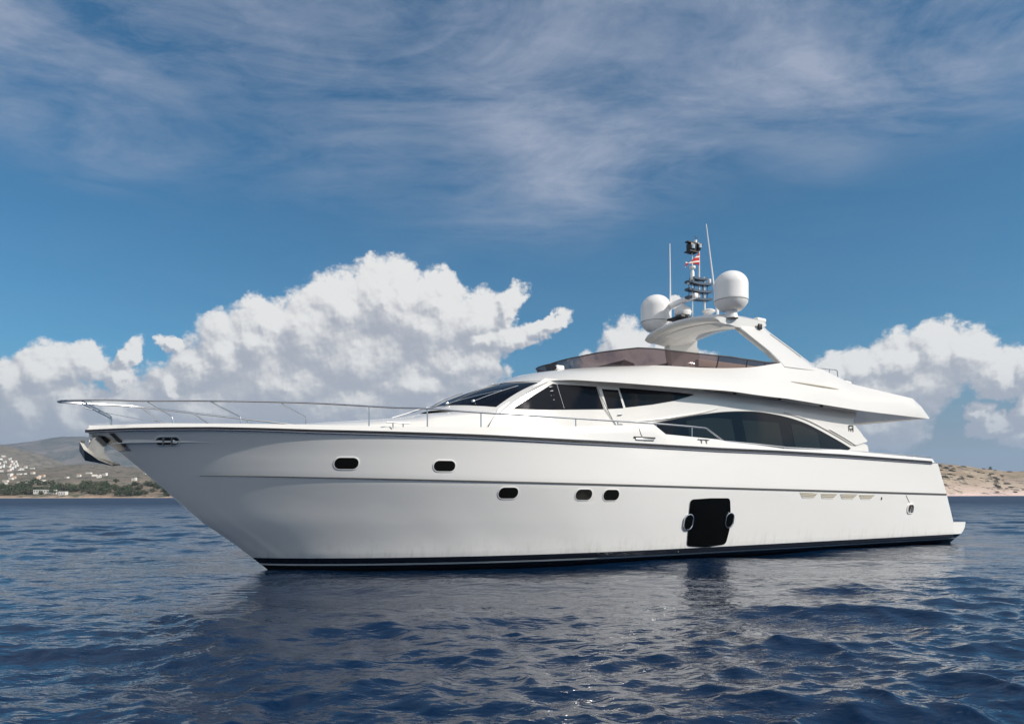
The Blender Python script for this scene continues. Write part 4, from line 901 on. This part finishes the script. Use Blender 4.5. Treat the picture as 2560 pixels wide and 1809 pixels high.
def land_mat(name, low, mid_, rock, scrub, beach, dens, sc=1.0, hi=30, bz=2.0):
    m_ = bpy.data.materials.new(name); m_.use_nodes = True; t = NT(m_.node_tree); p = t.n['Principled BSDF']; o = t.node('ShaderNodeTexCoord').outputs['Object']
    zz = t.node('ShaderNodeSeparateXYZ', {'Vector': o}).outputs[2]
    st = t.v('MULTIPLY', o, (1, .55, 2.2))
    n1 = t.noise(st, .020 * sc, 6, .62); n2 = t.noise(st, .075 * sc, 6, .65); n3 = t.noise(st, .28 * sc, 4, .6)
    c = t.mix(t.mr(zz, 4, hi), low, mid_); c = t.mix(t.mr(n1, .48, .62), c, rock)
    c = t.mix(t.m('MULTIPLY', t.mr(t.m('ADD', t.m('MULTIPLY', n2, .7), t.m('MULTIPLY', n3, .3)), dens, dens + .05), .85), c, scrub)
    c = t.mix(t.mr(t.m('ADD', zz, t.m('MULTIPLY', n2, 1.5 * bz)), bz, bz * 1.5, 1, 0), c, beach)
    t.put(p, 'Base Color', c); p.inputs['Roughness'].default_value = .9
    b = t.node('ShaderNodeBump', {'Strength': .8, 'Distance': 3.0, 'Height': n2}); t.put(p, 'Normal', b.outputs[0]); return m_
ML = land_mat('left_shore_soil', (.24, .175, .12), (.150, .120, .092), (.20, .165, .125), (.044, .058, .032), (.46, .33, .24), .505)
MR_ = land_mat('right_shore_rock', (.60, .46, .38), (.30, .22, .14), (.44, .35, .25), (.075, .060, .042), (.64, .48, .42), .53, 1.0, 34, 9.0)
MM = land_mat('mountain_scrub', (.085, .09, .07), (.12, .095, .085), (.19, .155, .14), (.042, .053, .045), (.1, .1, .09), .50, .13, 500)
terrain('hills', np.r_[np.linspace(-1150, -430, 150), np.linspace(-420, 260, 40)], np.r_[np.linspace(885, 960, 40), np.linspace(963, 1250, 70), np.linspace(1260, 2000, 60)], z_left, ML)
terrain('hills', np.linspace(-3000, -300, 130), np.linspace(2005, 3700, 70), lambda x, y: z_left(x, y) - .5, ML)
terrain('hills', np.r_[np.linspace(300, 600, 30), np.linspace(605, 1150, 140), np.linspace(1170, 1800, 20)], np.r_[np.linspace(1120, 1200, 45), np.linspace(1203, 1560, 70), np.linspace(1580, 2400, 20)], z_right, MR_)
ridge = [(-9000, 100), (-6500, 240), (-4400, 360), (-3697, 384), (-3524, 405), (-3264, 445), (-3120, 437), (-2975, 412), (-2455, 392), (-1700, 270), (-800, 120), (100, 15), (900, 0)]
def z_mount(x, y):
    r_ = ipl(x, ridge); s_ = ipl(y, [(3600, .0), (4000, .18), (4500, .52), (5000, .88), (5250, 1), (5600, .9), (6600, .3)])
    return r_ * s_ + (fbm(x, y, 700, 6) * 34 + fbm(x, y, 160, 4) * 8) * min(1, r_ / 120) * (.25 + .75 * math.sin(math.pi * min(s_, .93))) - (6 if s_ == 0 else 0)
terrain('mountain', np.linspace(-7000, 900, 240), np.linspace(3600, 6600, 80), z_mount, MM)

# ---------------------------------------------------------------- trees and scrub on the shore
M_leaf = mat('foliage_green', (.050, .070, .028), .8, vary=(.35, .45)); M_leaf2 = mat('foliage_olive', (.075, .080, .040), .8, vary=(.35, .4)); M_bark = mat('bark', (.12, .09, .06), .9)
M_scrub = mat('dry_scrub', (.075, .065, .038), .9, vary=(.5, .3))
def copy_tree(o, parent=None):
    c = o.copy(); COL.objects.link(c); c.parent = parent
    for ch in list(o.children): copy_tree(ch, c)
    return c
def make_tree(seed, hgt, rx, lowc, m_, name):
    rd = random.Random(seed); root = empty(name)
    tk_ = MB(); tk_.tube([(0, 0, -.6), (.1, 0, hgt * .2), (-.1, .1, hgt * .45), (0, 0, hgt * .7)], [.30, .24, .18, .08], 7)
    for k in range(5):
        a = rd.random() * 6.28; tk_.tube([(0, 0, hgt * (.25 + .07 * k)), (rx * .5 * math.cos(a), rx * .5 * math.sin(a), hgt * (.45 + .07 * k))], [.13, .04], 5)
    tk_.build('trunk', M_bark, root)
    cr = MB(); lobes = [(rx * .55 * math.cos(a), rx * .55 * math.sin(a), hgt * rd.uniform(lowc + .12, .82), rx * rd.uniform(.38, .6)) for a in [rd.random() * 6.28 for _ in range(9)]] + [(0, 0, hgt * .78, rx * .55)]
    for lx, ly, lz, lr_ in lobes:
        for _ in range(34):
            v_ = Vector((rd.gauss(0, 1), rd.gauss(0, 1), rd.gauss(0, 1))).normalized() * lr_ * rd.uniform(.6, 1.08); c = Vector((lx, ly, lz)) + Vector((v_.x, v_.y, v_.z * .75)); s_ = rd.uniform(.28, .62) * rx / 3.5
            u_ = Vector((rd.gauss(0, 1), rd.gauss(0, 1), rd.gauss(0, 1))).normalized(); w_ = u_.orthogonal().normalized(); w2 = u_.cross(w_)
            cr.add([c + w_ * s_, c + w2 * s_ * .8, c - w_ * s_, c - w2 * s_ * .8], [(0, 1, 2, 3)])
    cr.build('crown', m_, root, smooth=False); return root
protos = [make_tree(1, 8.5, 4.2, .18, M_leaf, 'shore_tree'), make_tree(2, 6.5, 4.6, .10, M_leaf2, 'shore_tree'), make_tree(3, 10, 3.6, .15, M_leaf, 'shore_tree'), make_tree(4, 5.0, 3.8, .05, M_leaf2, 'shore_tree')]
LAB = ['dark green rounded tree among the trees along the left shore', 'olive green spreading tree among the trees along the left shore', 'tall dark green tree among the trees along the left shore', 'low olive bushy tree among the trees along the left shore']
rd = random.Random(5); used = set(); cnt = 0
while cnt < 230:
    y = 908 + 140 * rd.random() ** 1.25; px = rd.uniform(-60, 480); x = (px - 1280) / 1800 * y; z = z_left(x, y)
    if z < 2.2: continue
    dn = fbm(x, y, 40, 3)
    if dn < -.12 and rd.random() < .75: continue
    if px > 330 and rd.random() < .55: continue
    if 140 < px < 235 and y < 918: continue
    k = rd.choice((0, 0, 1, 1, 2, 3, 3)); o = protos[k] if k not in used else copy_tree(protos[k]); used.add(k)
    s_ = rd.uniform(.75, 1.25); o.location = (x, y, z - .2); o.scale = (s_ * rd.uniform(.9, 1.25), s_, s_ * rd.uniform(.8, 1.1)); o.rotation_euler.z = rd.random() * 6.28
    tag(o, LAB[k], 'tree', 'trees along the left shore, ' + ['dark rounded', 'olive spreading', 'tall dark', 'low olive'][k]); cnt += 1
# right-hand ridge: one taller tree and scrub
bush = make_tree(9, 2.4, 3.2, .0, M_scrub, 'scrub_bush'); first = True; cnt = 0
while cnt < 85:
    px = rd.uniform(2330, 2600); y = rd.uniform(1160, 1480); x = (px - 1280) / 1800 * y; z = z_right(x, y)
    if fbm(x, y, 45, 3) < .05: continue
    o = bush if first else copy_tree(bush); first = False; s_ = rd.uniform(.5, 1.25); o.location = (x, y, z - .3); o.scale = (s_ * rd.uniform(1, 1.7), s_, s_ * .8); o.rotation_euler.z = rd.uniform(-.4, .4)
    tag(o, 'low dark scrub bush on the pale rocky hill to the right', 'bush', 'scrub bushes on the right-hand hill'); cnt += 1
t_ = make_tree(12, 6, 4.2, .05, M_leaf2, 'ridge_tree'); y = 1490; x = (2476 - 1280) / 1800 * y; t_.location = (x, y, z_right(x, y) - .5); tag(t_, 'dark lone tree on the skyline of the rocky hill to the right', 'tree')

# ---------------------------------------------------------------- houses of the hillside town
M_wall = mat('whitewash', (.74, .71, .66), .8, vary=(.3, .06)); M_wall2 = mat('cream_render', (.62, .50, .40), .8, vary=(.3, .08)); M_roof = mat('clay_tile', (.34, .17, .11), .85); M_win = mat('dark_window', (.03, .035, .04), .3)
def make_house(w, dpt, hgt, wallm, pitched, extra, name='hillside_house'):
    h_ = MB(); h_.box((0, 0, hgt / 2 - 1), (w, dpt, hgt + 2)); n_ = max(2, int(w / 3))
    if extra: h_.box((w * .3, dpt * .2, hgt + 1.2), (w * .4, dpt * .6, 2.6))
    h_.cur = 1
    if pitched:
        r_ = hgt + .0; h_.add([(-w / 2 - .4, -dpt / 2 - .4, r_), (w / 2 + .4, -dpt / 2 - .4, r_), (w / 2 + .4, dpt / 2 + .4, r_), (-w / 2 - .4, dpt / 2 + .4, r_), (-w / 4, 0, r_ + 2), (w / 4, 0, r_ + 2)], [(0, 1, 5, 4), (1, 2, 5), (2, 3, 4, 5), (3, 0, 4), (3, 2, 1, 0)])
    else: h_.box((0, 0, hgt + .15), (w + .3, dpt + .3, .3))
    h_.cur = 2
    for f_ in range(max(1, int(hgt / 3))):
        for k in range(n_): h_.box((-w / 2 + (k + .5) * w / n_, -dpt / 2 - .02, 1.5 + 3 * f_), (w / n_ * .42, .1, 1.3))
    return h_.build(name, [wallm, M_roof if pitched else wallm, M_win], smooth=False)
HP = [make_house(11, 8, 6, M_wall, False, True), make_house(9, 8, 6, M_wall, True, False), make_house(15, 9, 5, M_wall, False, False), make_house(10, 9, 7, M_wall2, True, False)]
HL = ['white flat-roofed house with a roof room in the hillside town on the left shore', 'small white house with a clay-tiled roof in the hillside town on the left shore', 'long low white house in the hillside town on the left shore', 'cream house with a clay-tiled roof in the hillside town on the left shore']
usedh = set(); cnt = 0; spots = []
def put_house(x, y, k, big=1.0):
    global cnt
    z = z_left(x, y); o = HP[k] if k not in usedh else HP[k].copy()
    if k in usedh: COL.objects.link(o)
    usedh.add(k); o.location = (x, y, z); o.rotation_euler.z = rd.uniform(-.5, .5); s_ = rd.uniform(.8, 1.2) * big; o.scale = (s_, s_, s_)
    tag(o, HL[k], 'house', 'hillside town houses, ' + ['flat roofed', 'small tiled', 'long low', 'cream tiled'][k]); cnt += 1
tries = 0
while cnt < 215 and tries < 20000:                      # upper town
    tries += 1; y = rd.uniform(2150, 2800); px = rd.uniform(-70, 84); x = (px - 1280) / 1800 * y
    if any(abs(x - a) < 13 and abs(y - b) < 14 for a, b in spots) or fbm(x, y, 120, 2) < -.35: continue
    spots.append((x, y)); put_house(x, y, rd.choice((0, 0, 1, 2, 2, 3)), .95)
while cnt < 250 and tries < 40000:                      # houses above the trees
    tries += 1; y = rd.uniform(1050, 1230); px = rd.uniform(-70, 400) if rd.random() < .22 else rd.uniform(-70, 110); x = (px - 1280) / 1800 * y
    if any(abs(x - a) < 15 and abs(y - b) < 12 for a, b in spots): continue
    spots.append((x, y)); put_house(x, y, rd.choice((0, 1, 2, 2, 3)), .52)
sh_ = make_house(26, 7, 3.4, M_wall, False, False, 'beach_building'); y = 918; x = (113 - 1280) / 1800 * y; sh_.location = (x, y, z_left(x, y) + 2.5); tag(sh_, 'long low white building close to the water between the trees on the left shore', 'building')
sh_ = make_house(9, 6, 4.0, M_wall, False, False, 'beach_building'); y = 912; x = (158 - 1280) / 1800 * y; sh_.location = (x, y, z_left(x, y)); tag(sh_, 'small white boathouse at the waterline beside the orange bank on the left shore', 'building')

# ---------------------------------------------------------------- haze over the bay
hb = MB(); hb.box((0, 0, 279), (18600, 18600, 562)); 
mh = bpy.data.materials.new('haze'); mh.use_nodes = True; t = NT(mh.node_tree); t.n.clear()
vo = t.node('ShaderNodeVolumePrincipled', {'Color': (.60, .78, 1.0, 1), 'Density': 7e-5, 'Anisotropy': .1}); om = t.node('ShaderNodeOutputMaterial'); t.l.new(vo.outputs[0], om.inputs['Volume'])
ho = hb.build('haze', mh, smooth=False); tag(ho, kind='stuff')
